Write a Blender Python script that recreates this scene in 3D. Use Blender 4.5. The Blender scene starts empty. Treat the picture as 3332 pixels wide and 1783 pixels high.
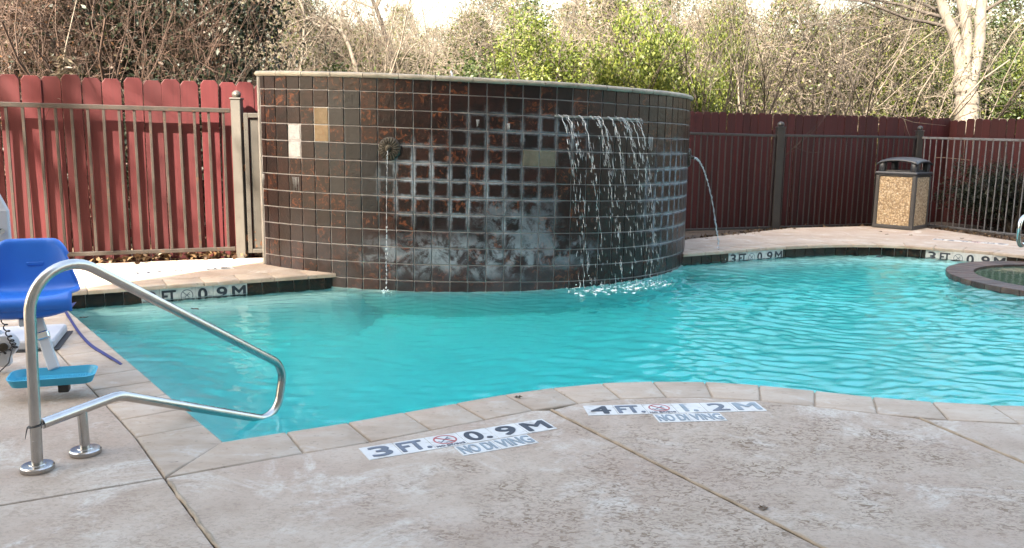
import bpy, bmesh, math, random
import numpy as np
from mathutils import Vector, Matrix, Quaternion
PI = math.pi
rng = random.Random(7)
nrng = np.random.RandomState(7)
sc = bpy.context.scene
COL = sc.collection

# ------------------------------------------------------------------ camera
F_PX, PITCH, ROLL, CAM_H, IMG_W, IMG_H = 2773.0, .16153, .012285, 1.3618, 3332.0, 1783.0
fwd = Vector((0, math.cos(PITCH), -math.sin(PITCH)))
up0 = Vector((0, math.sin(PITCH), math.cos(PITCH)))
ex = Vector((1, 0, 0)) * math.cos(ROLL) + up0 * math.sin(ROLL)
eu = -Vector((1, 0, 0)) * math.sin(ROLL) + up0 * math.cos(ROLL)
cam_d = bpy.data.cameras.new('camera')
cam = bpy.data.objects.new('camera', cam_d)
COL.objects.link(cam)
cam.matrix_world = Matrix(((ex.x, eu.x, -fwd.x, 0), (ex.y, eu.y, -fwd.y, 0), (ex.z, eu.z, -fwd.z, CAM_H), (0, 0, 0, 1)))
cam_d.sensor_width = 36
cam_d.lens = F_PX / IMG_W * 36
cam_d.clip_start = .05
cam_d.clip_end = 2000
sc.camera = cam

# ------------------------------------------------------------------ sky, sun, exposure
SUN_EL = math.radians(41)
to_sun_h = Vector((-.545, -.838, 0)).normalized()
to_sun = to_sun_h * math.cos(SUN_EL) + Vector((0, 0, math.sin(SUN_EL)))
world = bpy.data.worlds.new('World')
sc.world = world
world.use_nodes = True
wn = world.node_tree
bgn = wn.nodes['Background']
sky = wn.nodes.new('ShaderNodeTexSky')
sky.sky_type = 'NISHITA'
sky.sun_disc = False
sky.sun_elevation = SUN_EL
sky.sun_rotation = math.atan2(to_sun_h.x, to_sun_h.y)
sky.air_density = 1.6
sky.dust_density = 6.0
sky.ozone_density = 1.0
wn.links.new(sky.outputs[0], bgn.inputs[0])
bgn.inputs[1].default_value = .11
sl = bpy.data.lights.new('sun', 'SUN')
sl.energy = 5.0
sl.angle = math.radians(.53)
sl.color = (1, .94, .85)
so = bpy.data.objects.new('sun', sl)
COL.objects.link(so)
so.rotation_euler = (-to_sun).to_track_quat('-Z', 'Y').to_euler()
so.location = (-9, -20, 18)
sc.view_settings.view_transform = 'Standard'
sc.view_settings.look = 'None'
sc.view_settings.exposure = 3.18
sc.view_settings.use_white_balance = True
sc.view_settings.white_balance_temperature = 7000
sc.view_settings.white_balance_tint = 10
sc.view_settings.gamma = 1
sc.view_settings.use_curve_mapping = False
sc.render.engine = 'CYCLES'
sc.cycles.use_denoising = True
sc.cycles.max_bounces = 14
sc.cycles.transmission_bounces = 14
sc.cycles.diffuse_bounces = 6
sc.cycles.transparent_max_bounces = 16

# ------------------------------------------------------------------ helpers
def ray(xd, yd):
    x = xd * 1.2935; y = yd * 1.2935
    return (x - IMG_W / 2) / F_PX * ex - (y - IMG_H / 2) / F_PX * eu + fwd
def on_plane(xd, yd, z=0.):
    d = ray(xd, yd); t = (z - CAM_H) / d.z
    return Vector((0, 0, CAM_H)) + d * t
def at_depth(xd, yd, Y):
    d = ray(xd, yd)
    return Vector((0, 0, CAM_H)) + d * (Y / d.y)

def tag(o, label=None, cat=None, group=None, kind=None):
    if label: o['label'] = label
    if cat: o['category'] = cat
    if group: o['group'] = group
    if kind: o['kind'] = kind
    return o
def thing(name, loc, label=None, cat=None, group=None, kind=None, rotz=0):
    o = bpy.data.objects.new(name, None)
    o.empty_display_size = .1
    COL.objects.link(o)
    o.location = loc
    o.rotation_euler = (0, 0, rotz)
    return tag(o, label, cat, group, kind)
def wloc(o):
    v = Vector((0, 0, 0))
    while o is not None:
        v += Vector(o.location); o = o.parent
    return v
def link(name, me, parent=None, loc=(0, 0, 0), rot=(0, 0, 0), scale=(1, 1, 1)):
    o = bpy.data.objects.new(name, me)
    COL.objects.link(o)
    o.parent = parent
    o.location = loc; o.rotation_euler = rot; o.scale = scale
    return o
class MB:
    """collects shapes in world coordinates; build() links ONE mesh object"""
    def __init__(s): s.v = []; s.f = []; s.uv = []
    def add(s, vs, fs):
        n = len(s.v); s.v += [tuple(v) for v in vs]; s.f += [tuple(i + n for i in f) for f in fs]
        return s
    def box(s, c, size, ax=None):
        ax = ax or (Vector((1, 0, 0)), Vector((0, 1, 0)), Vector((0, 0, 1)))
        c = Vector(c); h = [q / 2 for q in size]; vs = []
        for k in (-1, 1):
            for j in (-1, 1):
                for i in (-1, 1): vs.append(c + ax[0] * i * h[0] + ax[1] * j * h[1] + ax[2] * k * h[2])
        return s.add(vs, [(0, 2, 3, 1), (4, 5, 7, 6), (0, 1, 5, 4), (2, 6, 7, 3), (0, 4, 6, 2), (1, 3, 7, 5)])
    def cbox(s, c, size, ch=.006, ax=None):
        """box with chamfered edges along its long outline (8 sided) and chamfered ends"""
        ax = ax or (Vector((1, 0, 0)), Vector((0, 1, 0)), Vector((0, 0, 1)))
        c = Vector(c); hx, hy, hz = [q / 2 for q in size]; ch = min(ch, hx * .6, hy * .6, hz * .6)
        def ringv(z, ins):
            a, b = hx - ins, hy - ins
            return [(-a + ch, -b, z), (a - ch, -b, z), (a, -b + ch, z), (a, b - ch, z), (a - ch, b, z), (-a + ch, b, z), (-a, b - ch, z), (-a, -b + ch, z)]
        rings = [ringv(-hz, ch * .7), ringv(-hz + ch, 0), ringv(hz - ch, 0), ringv(hz, ch * .7)]
        vs = [c + ax[0] * p[0] + ax[1] * p[1] + ax[2] * p[2] for r in rings for p in r]
        fs = [tuple(range(7, -1, -1)), tuple(range(24, 32))]
        for r in range(3):
            for i in range(8): fs.append((r * 8 + i, r * 8 + (i + 1) % 8, r * 8 + 8 + (i + 1) % 8, r * 8 + 8 + i))
        return s.add(vs, fs)
    def tube(s, pts, rad, sides=10, caps=True, flat=1.0):
        pts = [Vector(p) for p in pts]; n = len(pts)
        if not hasattr(rad, '__len__'): rad = [rad] * n
        t = (pts[1] - pts[0]).normalized()
        a = t.orthogonal().normalized(); vs = []; fs = []
        for i in range(n):
            t2 = (pts[min(i + 1, n - 1)] - pts[max(i - 1, 0)]).normalized()
            q = t.rotation_difference(t2); a = q @ a; t = t2; a = (a - t * a.dot(t)).normalized(); b = t.cross(a)
            for k in range(sides):
                w = 2 * PI * k / sides
                vs.append(pts[i] + (a * math.cos(w) + b * math.sin(w) * flat) * rad[i])
        for i in range(n - 1):
            for k in range(sides):
                fs.append((i * sides + k, i * sides + (k + 1) % sides, (i + 1) * sides + (k + 1) % sides, (i + 1) * sides + k))
        if caps: fs += [tuple(range(sides - 1, -1, -1)), tuple(range((n - 1) * sides, n * sides))]
        return s.add(vs, fs)
    def lathe(s, prof, c=(0, 0, 0), sides=24, axis=Vector((0, 0, 1)), xaxis=None):
        c = Vector(c); axis = Vector(axis).normalized(); xa = Vector(xaxis).normalized() if xaxis else axis.orthogonal().normalized(); ya = axis.cross(xa); vs = []; fs = []
        for r, h in prof:
            for k in range(sides):
                w = 2 * PI * k / sides
                vs.append(c + axis * h + (xa * math.cos(w) + ya * math.sin(w)) * r)
        for i in range(len(prof) - 1):
            for k in range(sides):
                fs.append((i * sides + k, i * sides + (k + 1) % sides, (i + 1) * sides + (k + 1) % sides, (i + 1) * sides + k))
        fs += [tuple(range(sides - 1, -1, -1)), tuple(range((len(prof) - 1) * sides, len(prof) * sides))]
        return s.add(vs, fs)
    def prism(s, poly, z0, z1, ch=0.0):
        """vertical prism over an xy polygon, its top edge rounded by a chamfer ch"""
        poly = ccw([Vector((p[0], p[1])) for p in poly]); n = len(poly); vs = []
        rings = [(poly, z0)] + ([(poly, z1 - ch), (inset(poly, ch * .35), z1 - ch * .3), (inset(poly, ch), z1)] if ch else [(poly, z1)])
        for pl, z in rings: vs += [(p.x, p.y, z) for p in pl]
        fs = [tuple(range(n - 1, -1, -1)), tuple(range((len(rings) - 1) * n, len(rings) * n))]
        for r in range(len(rings) - 1):
            for i in range(n): fs.append((r * n + i, r * n + (i + 1) % n, (r + 1) * n + (i + 1) % n, (r + 1) * n + i))
        return s.add(vs, fs)
    def mesh(s, name, mat, smooth=False, off=(0, 0, 0)):
        me = bpy.data.meshes.new(name)
        o = Vector(off)
        me.from_pydata([(v[0] - o.x, v[1] - o.y, v[2] - o.z) for v in s.v], [], s.f)
        me.materials.append(mat)
        if smooth: me.polygons.foreach_set('use_smooth', [True] * len(me.polygons))
        me.update()
        return me
    def build(s, name, mat, parent=None, smooth=False, sharp=None):
        me = s.mesh(name, mat, smooth, wloc(parent) if parent else (0, 0, 0))
        if smooth and sharp: me.set_sharp_from_angle(angle=math.radians(sharp))
        return link(name, me, parent)
def ccw(p):
    a = sum(p[i].x * p[(i + 1) % len(p)].y - p[(i + 1) % len(p)].x * p[i].y for i in range(len(p)))
    return p if a > 0 else p[::-1]
def inset(poly, d):
    n = len(poly); out = []
    for i in range(n):
        a, b, c = poly[i - 1], poly[i], poly[(i + 1) % n]
        e1 = (b - a); e2 = (c - b)
        if e1.length < 1e-6 or e2.length < 1e-6: out.append(b); continue
        e1.normalize(); e2.normalize()
        n1 = Vector((-e1.y, e1.x)); n2 = Vector((-e2.y, e2.x)); m = n1 + n2
        if m.length < 1e-4: out.append(b + n1 * d); continue
        m.normalize(); out.append(b + m * (d / max(.35, m.dot(n1))))
    return out
def V2(*p): return Vector((p[0], p[1]))
def catmull(pts, n=8):
    pts = [Vector(p) for p in pts]; out = []
    for i in range(len(pts) - 1):
        p0 = pts[i - 1] if i else pts[i] * 2 - pts[i + 1]
        p1, p2 = pts[i], pts[i + 1]
        p3 = pts[i + 2] if i + 2 < len(pts) else p2 * 2 - p1
        for k in range(n):
            t = k / n
            out.append(.5 * ((2 * p1) + (p2 - p0) * t + (2 * p0 - 5 * p1 + 4 * p2 - p3) * t * t + (3 * p1 - p0 - 3 * p2 + p3) * t ** 3))
    return out + [pts[-1]]
def resample(pts, step):
    pts = [Vector(p) for p in pts]; L = [0]
    for a, b in zip(pts, pts[1:]): L.append(L[-1] + (b - a).length)
    n = max(1, round(L[-1] / step)); out = []; j = 0
    for i in range(n + 1):
        s = L[-1] * i / n
        while j < len(L) - 2 and L[j + 1] < s: j += 1
        t = (s - L[j]) / max(1e-9, L[j + 1] - L[j]); out.append(pts[j].lerp(pts[j + 1], min(1, t)))
    return out
def normals2(pts):
    out = []
    for i in range(len(pts)):
        t = pts[min(i + 1, len(pts) - 1)] - pts[max(i - 1, 0)]; t = Vector((t.x, t.y)).normalized(); out.append(Vector((-t.y, t.x)))
    return out
def copy_tree(o, parent=None):
    c = o.copy(); COL.objects.link(c); c.parent = parent
    for ch in list(o.children): copy_tree(ch, c)
    return c

# ------------------------------------------------------------------ materials
ALB = .78      # base colour scale, set apart for shaded and sunlit groups of materials
class NT:
    def __init__(s, name):
        s.m = bpy.data.materials.new(name); s.m.use_nodes = True; s.t = s.m.node_tree; s.b = s.t.nodes['Principled BSDF']; s.out = s.t.nodes['Material Output']
    def n(s, t, **k):
        x = s.t.nodes.new('ShaderNode' + t)
        for a, b in k.items(): setattr(x, a, b)
        return x
    def l(s, a, b): s.t.links.new(a, b)
    def pos(s): return s.n('NewGeometry').outputs['Position']
    def noise(s, scale, detail=4, rough=.55, vec=None, dist=0.0, stretch=None):
        v = vec or s.pos()
        if stretch:
            mp = s.n('Mapping'); mp.inputs['Scale'].default_value = stretch; s.l(v, mp.inputs[0]); v = mp.outputs[0]
        x = s.n('TexNoise'); s.l(v, x.inputs['Vector'])
        x.inputs['Scale'].default_value = scale; x.inputs['Detail'].default_value = detail; x.inputs['Roughness'].default_value = rough; x.inputs['Distortion'].default_value = dist
        return x.outputs['Fac']
    def ramp(s, fac, stops, mode='LINEAR'):
        x = s.n('ValToRGB'); x.color_ramp.interpolation = mode; e = x.color_ramp.elements
        while len(e) < len(stops): e.new(.5)
        for q, (p, c) in zip(e, stops): q.position = p; q.color = (*c, 1) if len(c) == 3 else c
        s.l(fac, x.inputs[0]); return x.outputs[0]
    def r01(s, fac, a, b):
        if a > b: return s.ramp(fac, [(b, (1, 1, 1)), (a, (0, 0, 0))])
        return s.ramp(fac, [(a, (0, 0, 0)), (b, (1, 1, 1))])
    def mix(s, f, a, b, mode='MIX'):
        x = s.n('Mix', data_type='RGBA', blend_type=mode)
        for i, v in ((0, f), (6, a), (7, b)):
            if hasattr(v, 'is_output'): s.l(v, x.inputs[i])
            elif isinstance(v, (int, float)): x.inputs[i].default_value = v if i == 0 else (v, v, v, 1)
            else: x.inputs[i].default_value = (*v, 1)
        return x.outputs[2]
    def math(s, op, a, b=None, clamp=False):
        x = s.n('Math', operation=op, use_clamp=clamp)
        for i, v in enumerate((a, b)):
            if v is None: continue
            if hasattr(v, 'is_output'): s.l(v, x.inputs[i])
            else: x.inputs[i].default_value = v
        return x.outputs[0]
    def col(s, v):
        if hasattr(v, 'is_output'): s.l(s.mix(1., v, (ALB,) * 3, 'MULTIPLY') if ALB != 1 else v, s.b.inputs['Base Color'])
        else: s.b.inputs['Base Color'].default_value = (*v, 1)
    def set(s, **k):
        names = dict(rough='Roughness', metal='Metallic', spec='Specular IOR Level', trans='Transmission Weight', ior='IOR', coat='Coat Weight')
        for a, v in k.items():
            i = s.b.inputs[names[a]]
            if hasattr(v, 'is_output'): s.l(v, i)
            else: i.default_value = v
    def bump(s, h, strength=.3, dist=.01):
        x = s.n('Bump'); x.inputs['Strength'].default_value = strength; x.inputs['Distance'].default_value = dist; s.l(h, x.inputs['Height']); s.l(x.outputs[0], s.b.inputs['Normal'])
def plain(name, c, rough=.6, metal=0., var=.12, scale=9., bump=0., bscale=60., rand=0., spec=.5, dirt=None):
    t = NT(name)
    n1 = t.noise(scale, 5)
    lo = tuple(x * (1 - var) for x in c); hi = tuple(min(1, x * (1 + var)) for x in c)
    cc = t.ramp(n1, [(.3, lo), (.7, hi)])
    if rand:
        oi = t.n('ObjectInfo').outputs['Random']
        v = t.ramp(oi, [(0, (1 - rand,) * 3), (1, (1, 1, 1))]); cc = t.mix(1., cc, v, 'MULTIPLY')
    if dirt:
        cc = t.mix(t.r01(t.noise(dirt[1], 6, .65), dirt[2], dirt[3]), cc, dirt[0])
    t.col(cc); t.set(rough=rough, metal=metal, spec=spec)
    if bump: t.bump(t.noise(bscale, 3), bump, .01)
    return t.m

def deck_material():
    t = NT('deck_concrete')
    p = t.pos()
    mid = t.noise(3.2, 6, .62)
    base = t.ramp(mid, [(.25, (0.342, 0.269, 0.211)), (.5, (0.433, 0.358, 0.293)), (.75, (0.495, 0.428, 0.365))])
    pink = t.r01(t.noise(1.3, 3, .5, stretch=(1, 1.3, 1)), .45, .65)
    base = t.mix(t.math('MULTIPLY', pink, .55), base, (0.372, 0.277, 0.224))
    white = t.math('MULTIPLY', t.r01(t.noise(1.9, 7, .72, dist=.7), .53, .64), .85)
    base = t.mix(white, base, (0.571, 0.530, 0.479))
    # worn brown flecks left in the low spots of the knock-down texture, in patches
    fl = t.noise(52, 3, .6, dist=1.3, stretch=(.65, 1.0, 1))
    fleck = t.r01(fl, .50, .57)
    sep = t.n('SeparateXYZ'); t.l(p, sep.inputs[0])
    patch = t.r01(t.noise(5.5, 6, .7, dist=.5), .40, .60)
    zone = t.math('MULTIPLY', t.r01(t.noise(.9, 4, .6), .42, .60), patch)
    def blob(x0, y0, a, b):
        sx = t.math('SUBTRACT', sep.outputs[0], x0); sy = t.math('SUBTRACT', sep.outputs[1], y0)
        rr = t.math('ADD', t.math('MULTIPLY', t.math('MULTIPLY', sx, sx), a), t.math('MULTIPLY', t.math('MULTIPLY', sy, sy), b))
        return t.r01(t.math('ADD', rr, t.math('MULTIPLY', t.math('SUBTRACT', t.noise(2.3, 6, .68), .5), 4.2)), 1.5, .2)
    bl = t.math('MAXIMUM', blob(1.15, 3.5, .7, 1.3), blob(.45, 2.95, .9, 2.2))
    worn = t.math('MAXIMUM', t.math('MULTIPLY', zone, .45), t.math('MULTIPLY', bl, t.math('ADD', t.math('MULTIPLY', patch, .75), .25)), True)
    base = t.mix(t.math('MULTIPLY', worn, .22), base, (0.367, 0.282, 0.202))
    base = t.mix(t.math('MULTIPLY', fleck, t.math('MULTIPLY', worn, .78)), base, (0.128, 0.074, 0.039))
    faint = t.math('MULTIPLY', t.r01(t.noise(66, 3, .6, dist=1., stretch=(.7, 1, 1)), .53, .61), t.math('MULTIPLY', t.noise(2.6, 5, .7), .55))
    base = t.mix(faint, base, (0.204, 0.153, 0.122))
    t.col(base); t.set(rough=.75, spec=.35)
    t.bump(t.math('SUBTRACT', t.noise(90, 3, .6), t.math('MULTIPLY', fleck, t.math('ADD', t.math('MULTIPLY', worn, .9), .2))), .5, .004)
    return t.m
def coping_material():
    t = NT('coping_stone')
    oi = t.n('ObjectInfo').outputs['Random']
    a = t.ramp(t.noise(4, 6, .65, stretch=(1, 2.2, 1)), [(.25, (.345, .265, .195)), (.5, (.43, .355, .285)), (.8, (.50, .45, .39))])
    a = t.mix(1., a, t.ramp(oi, [(0, (.90, .885, .87)), (1, (1.05, 1.04, 1.03))]), 'MULTIPLY')
    pit = t.r01(t.noise(45, 4, .65, stretch=(.5, 1.4, 1), dist=.8), .62, .68)
    a = t.mix(t.math('MULTIPLY', pit, .75), a, (.15, .105, .075))
    wear = t.r01(t.noise(5, 6, .7, dist=.4), .58, .70)
    a = t.mix(t.math('MULTIPLY', wear, .55), a, (.56, .54, .51))
    dark = t.math('MULTIPLY', t.r01(t.noise(2.2, 5, .65), .54, .68), .45)
    a = t.mix(dark, a, (.27, .20, .145))
    t.col(a); t.set(rough=.6, spec=.4)
    t.bump(t.math('SUBTRACT', t.noise(60, 4), pit), .3, .004)
    return t.m
def tile_material(name, c0, c1, rust=(.21, .064, .024), rust_amt=.62, eff=1.0, rough=.36, spec=.28):
    t = NT(name)
    oi = t.n('ObjectInfo').outputs['Random']
    rnd = t.n('NewGeometry').outputs['Random Per Island']
    r = t.math('FRACT', t.math('ADD', oi, rnd))
    p = t.pos()
    base = t.ramp(t.noise(9, 5, .65), [(.3, c0), (.7, c1)])
    base = t.mix(1., base, t.ramp(r, [(0, (.60, .60, .62)), (.5, (.95, .95, .97)), (1, (1.35, 1.2, 1.12))]), 'MULTIPLY')
    # rust flower: only on some tiles
    on = t.r01(t.math('FRACT', t.math('MULTIPLY', r, 7.31)), .50, .66)
    rm = t.math('MULTIPLY', t.r01(t.noise(15, 6, .66, dist=1.5), .53, .63), t.math('MULTIPLY', on, rust_amt))
    base = t.mix(rm, base, rust)
    if eff:
        uv = t.n('UVMap'); s = t.n('SeparateXYZ'); t.l(uv.outputs[0], s.inputs[0])
        ax = t.math('ABSOLUTE', t.math('SUBTRACT', s.outputs[0], .5)); ay = t.math('ABSOLUTE', t.math('SUBTRACT', s.outputs[1], .5))
        edge = t.math('MAXIMUM', ax, ay)
        edge = t.math('ADD', edge, t.math('MULTIPLY', t.math('SUBTRACT', t.noise(26, 4, .6), .5), .22))
        edge = t.r01(edge, .34, .52)
        # lime bloom where water has run: blobs on the wall, broken by noise
        sp = t.n('SeparateXYZ'); t.l(p, sp.inputs[0])
        def blob(x0, z0, sx, sz):
            a = t.math('DIVIDE', t.math('SUBTRACT', sp.outputs[0], x0), sx); b = t.math('DIVIDE', t.math('SUBTRACT', sp.outputs[2], z0), sz)
            q = t.math('ADD', t.math('MULTIPLY', a, a), t.math('MULTIPLY', b, b))
            return t.r01(t.math('ADD', q, t.math('MULTIPLY', t.math('SUBTRACT', t.noise(3.3, 5, .6), .5), 1.6)), 1.15, .1)
        m = t.math('MAXIMUM', blob(-.25, .75, .75, .5), blob(1.75, .65, .5, .75))
        m = t.math('MAXIMUM', m, blob(-.85, .95, .5, .45))
        m = t.math('MAXIMUM', m, t.math('MULTIPLY', blob(.1, 1.35, .9, .35), .55))
        e = t.math('MULTIPLY', edge, m)
        flat = t.math('MULTIPLY', t.r01(t.noise(7, 8, .70, dist=.5), .44, .56), t.math('MULTIPLY', t.math('MAXIMUM', blob(-.35, .22, 1.25, .26), t.math('MULTIPLY', blob(0., .5, .5, .35), .7)), .58))
        wet = t.math('MULTIPLY', blob(1.15, .45, .55, 1.1), .85)
        base = t.mix(wet, base, (.005, .005, .0055))
        e = t.math('MULTIPLY', t.math('MAXIMUM', t.math('MULTIPLY', e, t.math('ADD', t.math('MULTIPLY', t.r01(t.noise(4.5, 5, .7), .36, .58), .72), .20)), flat), eff)
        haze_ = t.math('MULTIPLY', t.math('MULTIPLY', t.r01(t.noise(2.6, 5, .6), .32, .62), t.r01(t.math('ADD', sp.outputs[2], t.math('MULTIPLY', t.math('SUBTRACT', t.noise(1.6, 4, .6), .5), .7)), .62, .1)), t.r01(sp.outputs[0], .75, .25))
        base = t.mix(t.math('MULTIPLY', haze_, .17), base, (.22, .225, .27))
        base = t.mix(e, base, (.34, .41, .48))
        t.set(rough=t.math('ADD', t.math('MULTIPLY', e, .4), rough))
    else: t.set(rough=rough)
    t.col(base); t.set(spec=spec)
    t.bump(t.noise(24, 7, .62, dist=.5), .75, .007)
    return t.m
LEAF = .86
def leaf_material(name, stops, trans=.35, rough=.5, obvar=.25):
    t = NT(name)
    g = t.n('NewGeometry')
    c = t.ramp(g.outputs['Random Per Island'], stops)
    oi = t.n('ObjectInfo').outputs['Random']
    c = t.mix(1., c, t.ramp(oi, [(0, ((1 - obvar) * LEAF,) * 3), (1, (LEAF,) * 3)]), 'MULTIPLY')
    t.col(c); t.set(rough=rough, spec=.35)
    tr = t.n('BsdfTranslucent'); t.l(c, tr.inputs[0])
    mx = t.n('MixShader'); mx.inputs[0].default_value = trans
    t.l(t.b.outputs[0], mx.inputs[1]); t.l(tr.outputs[0], mx.inputs[2]); t.l(mx.outputs[0], t.out.inputs[0])
    return t.m
def water_material():
    t = NT('pool_water')
    t.t.nodes.remove(t.b)
    p = t.pos()
    h = t.math('ADD', t.math('MULTIPLY', t.noise(11, 3, .5, stretch=(.6, 1.4, 1), dist=.4), 1.0), t.math('MULTIPLY', t.noise(26, 2, .5), .30))
    bp = t.n('Bump'); bp.inputs['Strength'].default_value = .35; bp.inputs['Distance'].default_value = .010; t.l(h, bp.inputs['Height'])
    fr = t.n('Fresnel'); fr.inputs['IOR'].default_value = 1.33; t.l(bp.outputs[0], fr.inputs['Normal'])
    gl = t.n('BsdfGlossy'); gl.inputs['Roughness'].default_value = .012; t.l(bp.outputs[0], gl.inputs['Normal'])
    rf = t.n('BsdfRefraction'); rf.inputs['IOR'].default_value = 1.33; rf.inputs['Roughness'].default_value = 0.0; t.l(bp.outputs[0], rf.inputs['Normal'])
    mx = t.n('MixShader'); t.l(fr.outputs[0], mx.inputs[0]); t.l(rf.outputs[0], mx.inputs[1]); t.l(gl.outputs[0], mx.inputs[2])
    t.l(mx.outputs[0], t.out.inputs['Surface'])
    va = t.n('VolumeAbsorption'); va.inputs['Color'].default_value = (0.0, .970, .978, 1); va.inputs['Density'].default_value = 1.05
    t.l(va.outputs[0], t.out.inputs['Volume'])
    return t.m
def fall_material():
    t = NT('falling_water'); t.col((.88, .94, 1.0)); t.set(rough=.08, trans=.68, ior=1.33, spec=.5)
    return t.m
def pebble_material():
    t = NT('pebble_panel')
    v = t.n('TexVoronoi'); v.inputs['Scale'].default_value = 42; t.l(t.pos(), v.inputs['Vector'])
    c = t.ramp(v.outputs['Color'], [(0, (.22, .15, .085)), (.4, (.40, .29, .17)), (.75, (.52, .41, .27)), (1, (.60, .52, .40))])
    dk = t.r01(v.outputs['Distance'], .35, .75)
    c = t.mix(t.math('MULTIPLY', dk, .6), c, (.16, .11, .07))
    t.col(c); t.set(rough=.8); 
    t.bump(t.math('SUBTRACT', 1.0, v.outputs['Distance']), .9, .008)
    return t.m
def steel_material():
    t = NT('brushed_steel')
    n1 = t.noise(14, 5, .7)
    t.col(t.ramp(n1, [(.3, (.38, .365, .35)), (.7, (.47, .455, .44))])); t.set(metal=1., rough=t.math('ADD', t.math('MULTIPLY', t.noise(30, 4), .10), .20))
    t.bump(t.noise(220, 2, stretch=(1, 1, .1)), .02, .001)
    return t.m
def board_material(name, c, fade):
    t = NT(name)
    oi = t.n('ObjectInfo').outputs['Random']
    g = t.noise(30, 5, .6, stretch=(1, 1, .06))
    cc = t.ramp(g, [(.25, tuple(x * .72 for x in c)), (.6, c), (.85, tuple(min(1, x * 1.18) for x in c))])
    cc = t.mix(1., cc, t.ramp(oi, [(0, (.72, .70, .72)), (.6, (1, 1, 1)), (1, (1.12, 1.1, 1.12))]), 'MULTIPLY')
    w = t.math('MULTIPLY', t.r01(t.noise(5, 5, .6, stretch=(1, 1, .3)), .5, .75), .35)
    cc = t.mix(w, cc, fade)
    kn = t.r01(t.noise(16, 2, .5, stretch=(1, 1, .55)), .74, .80)
    cc = t.mix(t.math('MULTIPLY', kn, .55), cc, tuple(x * .35 for x in c))
    sz_ = t.n('SeparateXYZ'); t.l(t.pos(), sz_.inputs[0]); ln = t.noise(22, 4, .7, stretch=(1, 1, .02)); splash_ = t.math('MULTIPLY', t.r01(t.math('ADD', sz_.outputs[2], t.math('MULTIPLY', ln, .5)), .52, .22), .5)
    cc = t.mix(splash_, cc, tuple(x * .5 for x in fade))
    t.col(cc); t.set(rough=.65, spec=.3); t.bump(g, .3, .004)
    return t.m

M = {}
M['deck'] = deck_material()
M['coping'] = coping_material()
M['tile'] = tile_material('rust_slate_tile', (.006, .0033, .0032), (.027, .0108, .0086))
M['tile_grey'] = tile_material('grey_slate_tile', (.011, .0115, .0135), (.020, .0200, .0225), rust_amt=.35)
M['tile_dark'] = tile_material('dark_waterline_tile', (.016, .013, .012), (.045, .030, .022), rust_amt=.35, eff=0, rough=.22)
M['tile_tan'] = tile_material('tan_slate_tile', (.13, .085, .04), (.26, .19, .11), rust=(.24, .11, .04), rust_amt=.5, eff=0, rough=.5)
M['tile_moss'] = tile_material('weathered_tan_tile', (.10, .092, .065), (.17, .16, .125), rust_amt=0, eff=0, rough=.6)
M['spa_tile'] = tile_material('spa_rim_tile', (.055, .042, .040), (.10, .078, .072), rust_amt=.3, eff=0, rough=.4)
M['white_mortar'] = plain('white_mortar', (.40, .40, .405), .85, var=.15, scale=40, bump=.5, bscale=50)
M['grout'] = plain('grout', (.33, .32, .325), .85, var=.25, scale=7, bump=.3, bscale=80)
M['cap'] = plain('cap_stone', (.32, .29, .235), .7, var=.22, scale=6, bump=.25, bscale=50, rand=.15, dirt=((.16, .15, .11), 5, .52, .72))
M['trim'] = plain('white_trim', (.30, .285, .265), .7, var=.2, scale=10, dirt=((.25, .2, .17), 12, .55, .75))
M['plaster'] = plain('pool_plaster', (.78, .80, .78), .8, var=.05, scale=3)
M['water'] = water_material()
M['fall'] = fall_material()
t_ = NT('foam'); t_.col((.80, .88, .90)); t_.set(rough=.3, trans=.25, ior=1.2); M['foam'] = t_.m
M['spa_water'] = None
M['joint'] = plain('joint_filler', (.13, .095, .07), .9, var=.3, scale=20)
M['sealant'] = plain('joint_sealant', (.34, .26, .18), .7, var=.25, scale=14, bump=.4, bscale=40)
M['soil'] = plain('soil', (.055, .040, .030), .95, var=.4, scale=14, bump=.8, bscale=30)
M['ground'] = plain('woodland_ground', (.16, .12, .075), .95, var=.4, scale=2, bump=.8, bscale=12)
ALB = .98
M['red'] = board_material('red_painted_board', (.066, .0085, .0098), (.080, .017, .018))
M['red_shade'] = board_material('shade_tinted_red_board', (.031, .0032, .0044), (.035, .0056, .0066))  # same red as the sunlit boards, darkened to stand in for shade
M['iron'] = plain('brown_painted_iron', (.026, .0195, .0152), .5, var=.25, scale=12, dirt=((.06, .026, .012), 22, .58, .70), bump=.2, bscale=70)
ALB = .70
M['iron_dark'] = plain('dark_painted_iron', (.019, .0185, .0195), .45, var=.2, scale=12, bump=.15, bscale=70)
M['iron_grey'] = plain('grey_painted_iron', (.13, .136, .148), .45, var=.25, scale=9, dirt=((.08, .05, .035), 16, .52, .68))
ALB = .60
M['beige'] = plain('beige_painted_metal', (.058, .050, .040), .55, var=.15, scale=5, dirt=((.035, .020, .012), 13, .60, .72))
M['rust'] = plain('rusty_flake', (.22, .10, .05), .9, var=.4, scale=40)
ALB = 1
M['steel'] = steel_material()
M['chrome'] = plain('chrome', (.6, .62, .65), .12, 1., var=.05)
ALB = .85
M['blue'] = plain('blue_plastic', (.004, .13, .56), .42, var=.06, scale=5, bump=.08, bscale=300)
M['cyan'] = plain('light_blue_plastic', (.03, .33, .52), .5, var=.06, scale=8)
M['white_metal'] = plain('white_powder_coat', (.46, .485, .53), .4, var=.06, scale=8, dirt=((.35, .33, .32), 14, .62, .8))
M['black'] = plain('black_rubber', (.018, .018, .02), .5, var=.2)
M['strap'] = plain('blue_webbing', (.014, .022, .14), .75, var=.2, scale=30, bump=.4, bscale=250)
M['marker'] = plain('white_marker_tile', (.54, .54, .535), .4, var=.10, scale=12, dirt=((.28, .25, .225), 16, .54, .74))
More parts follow.
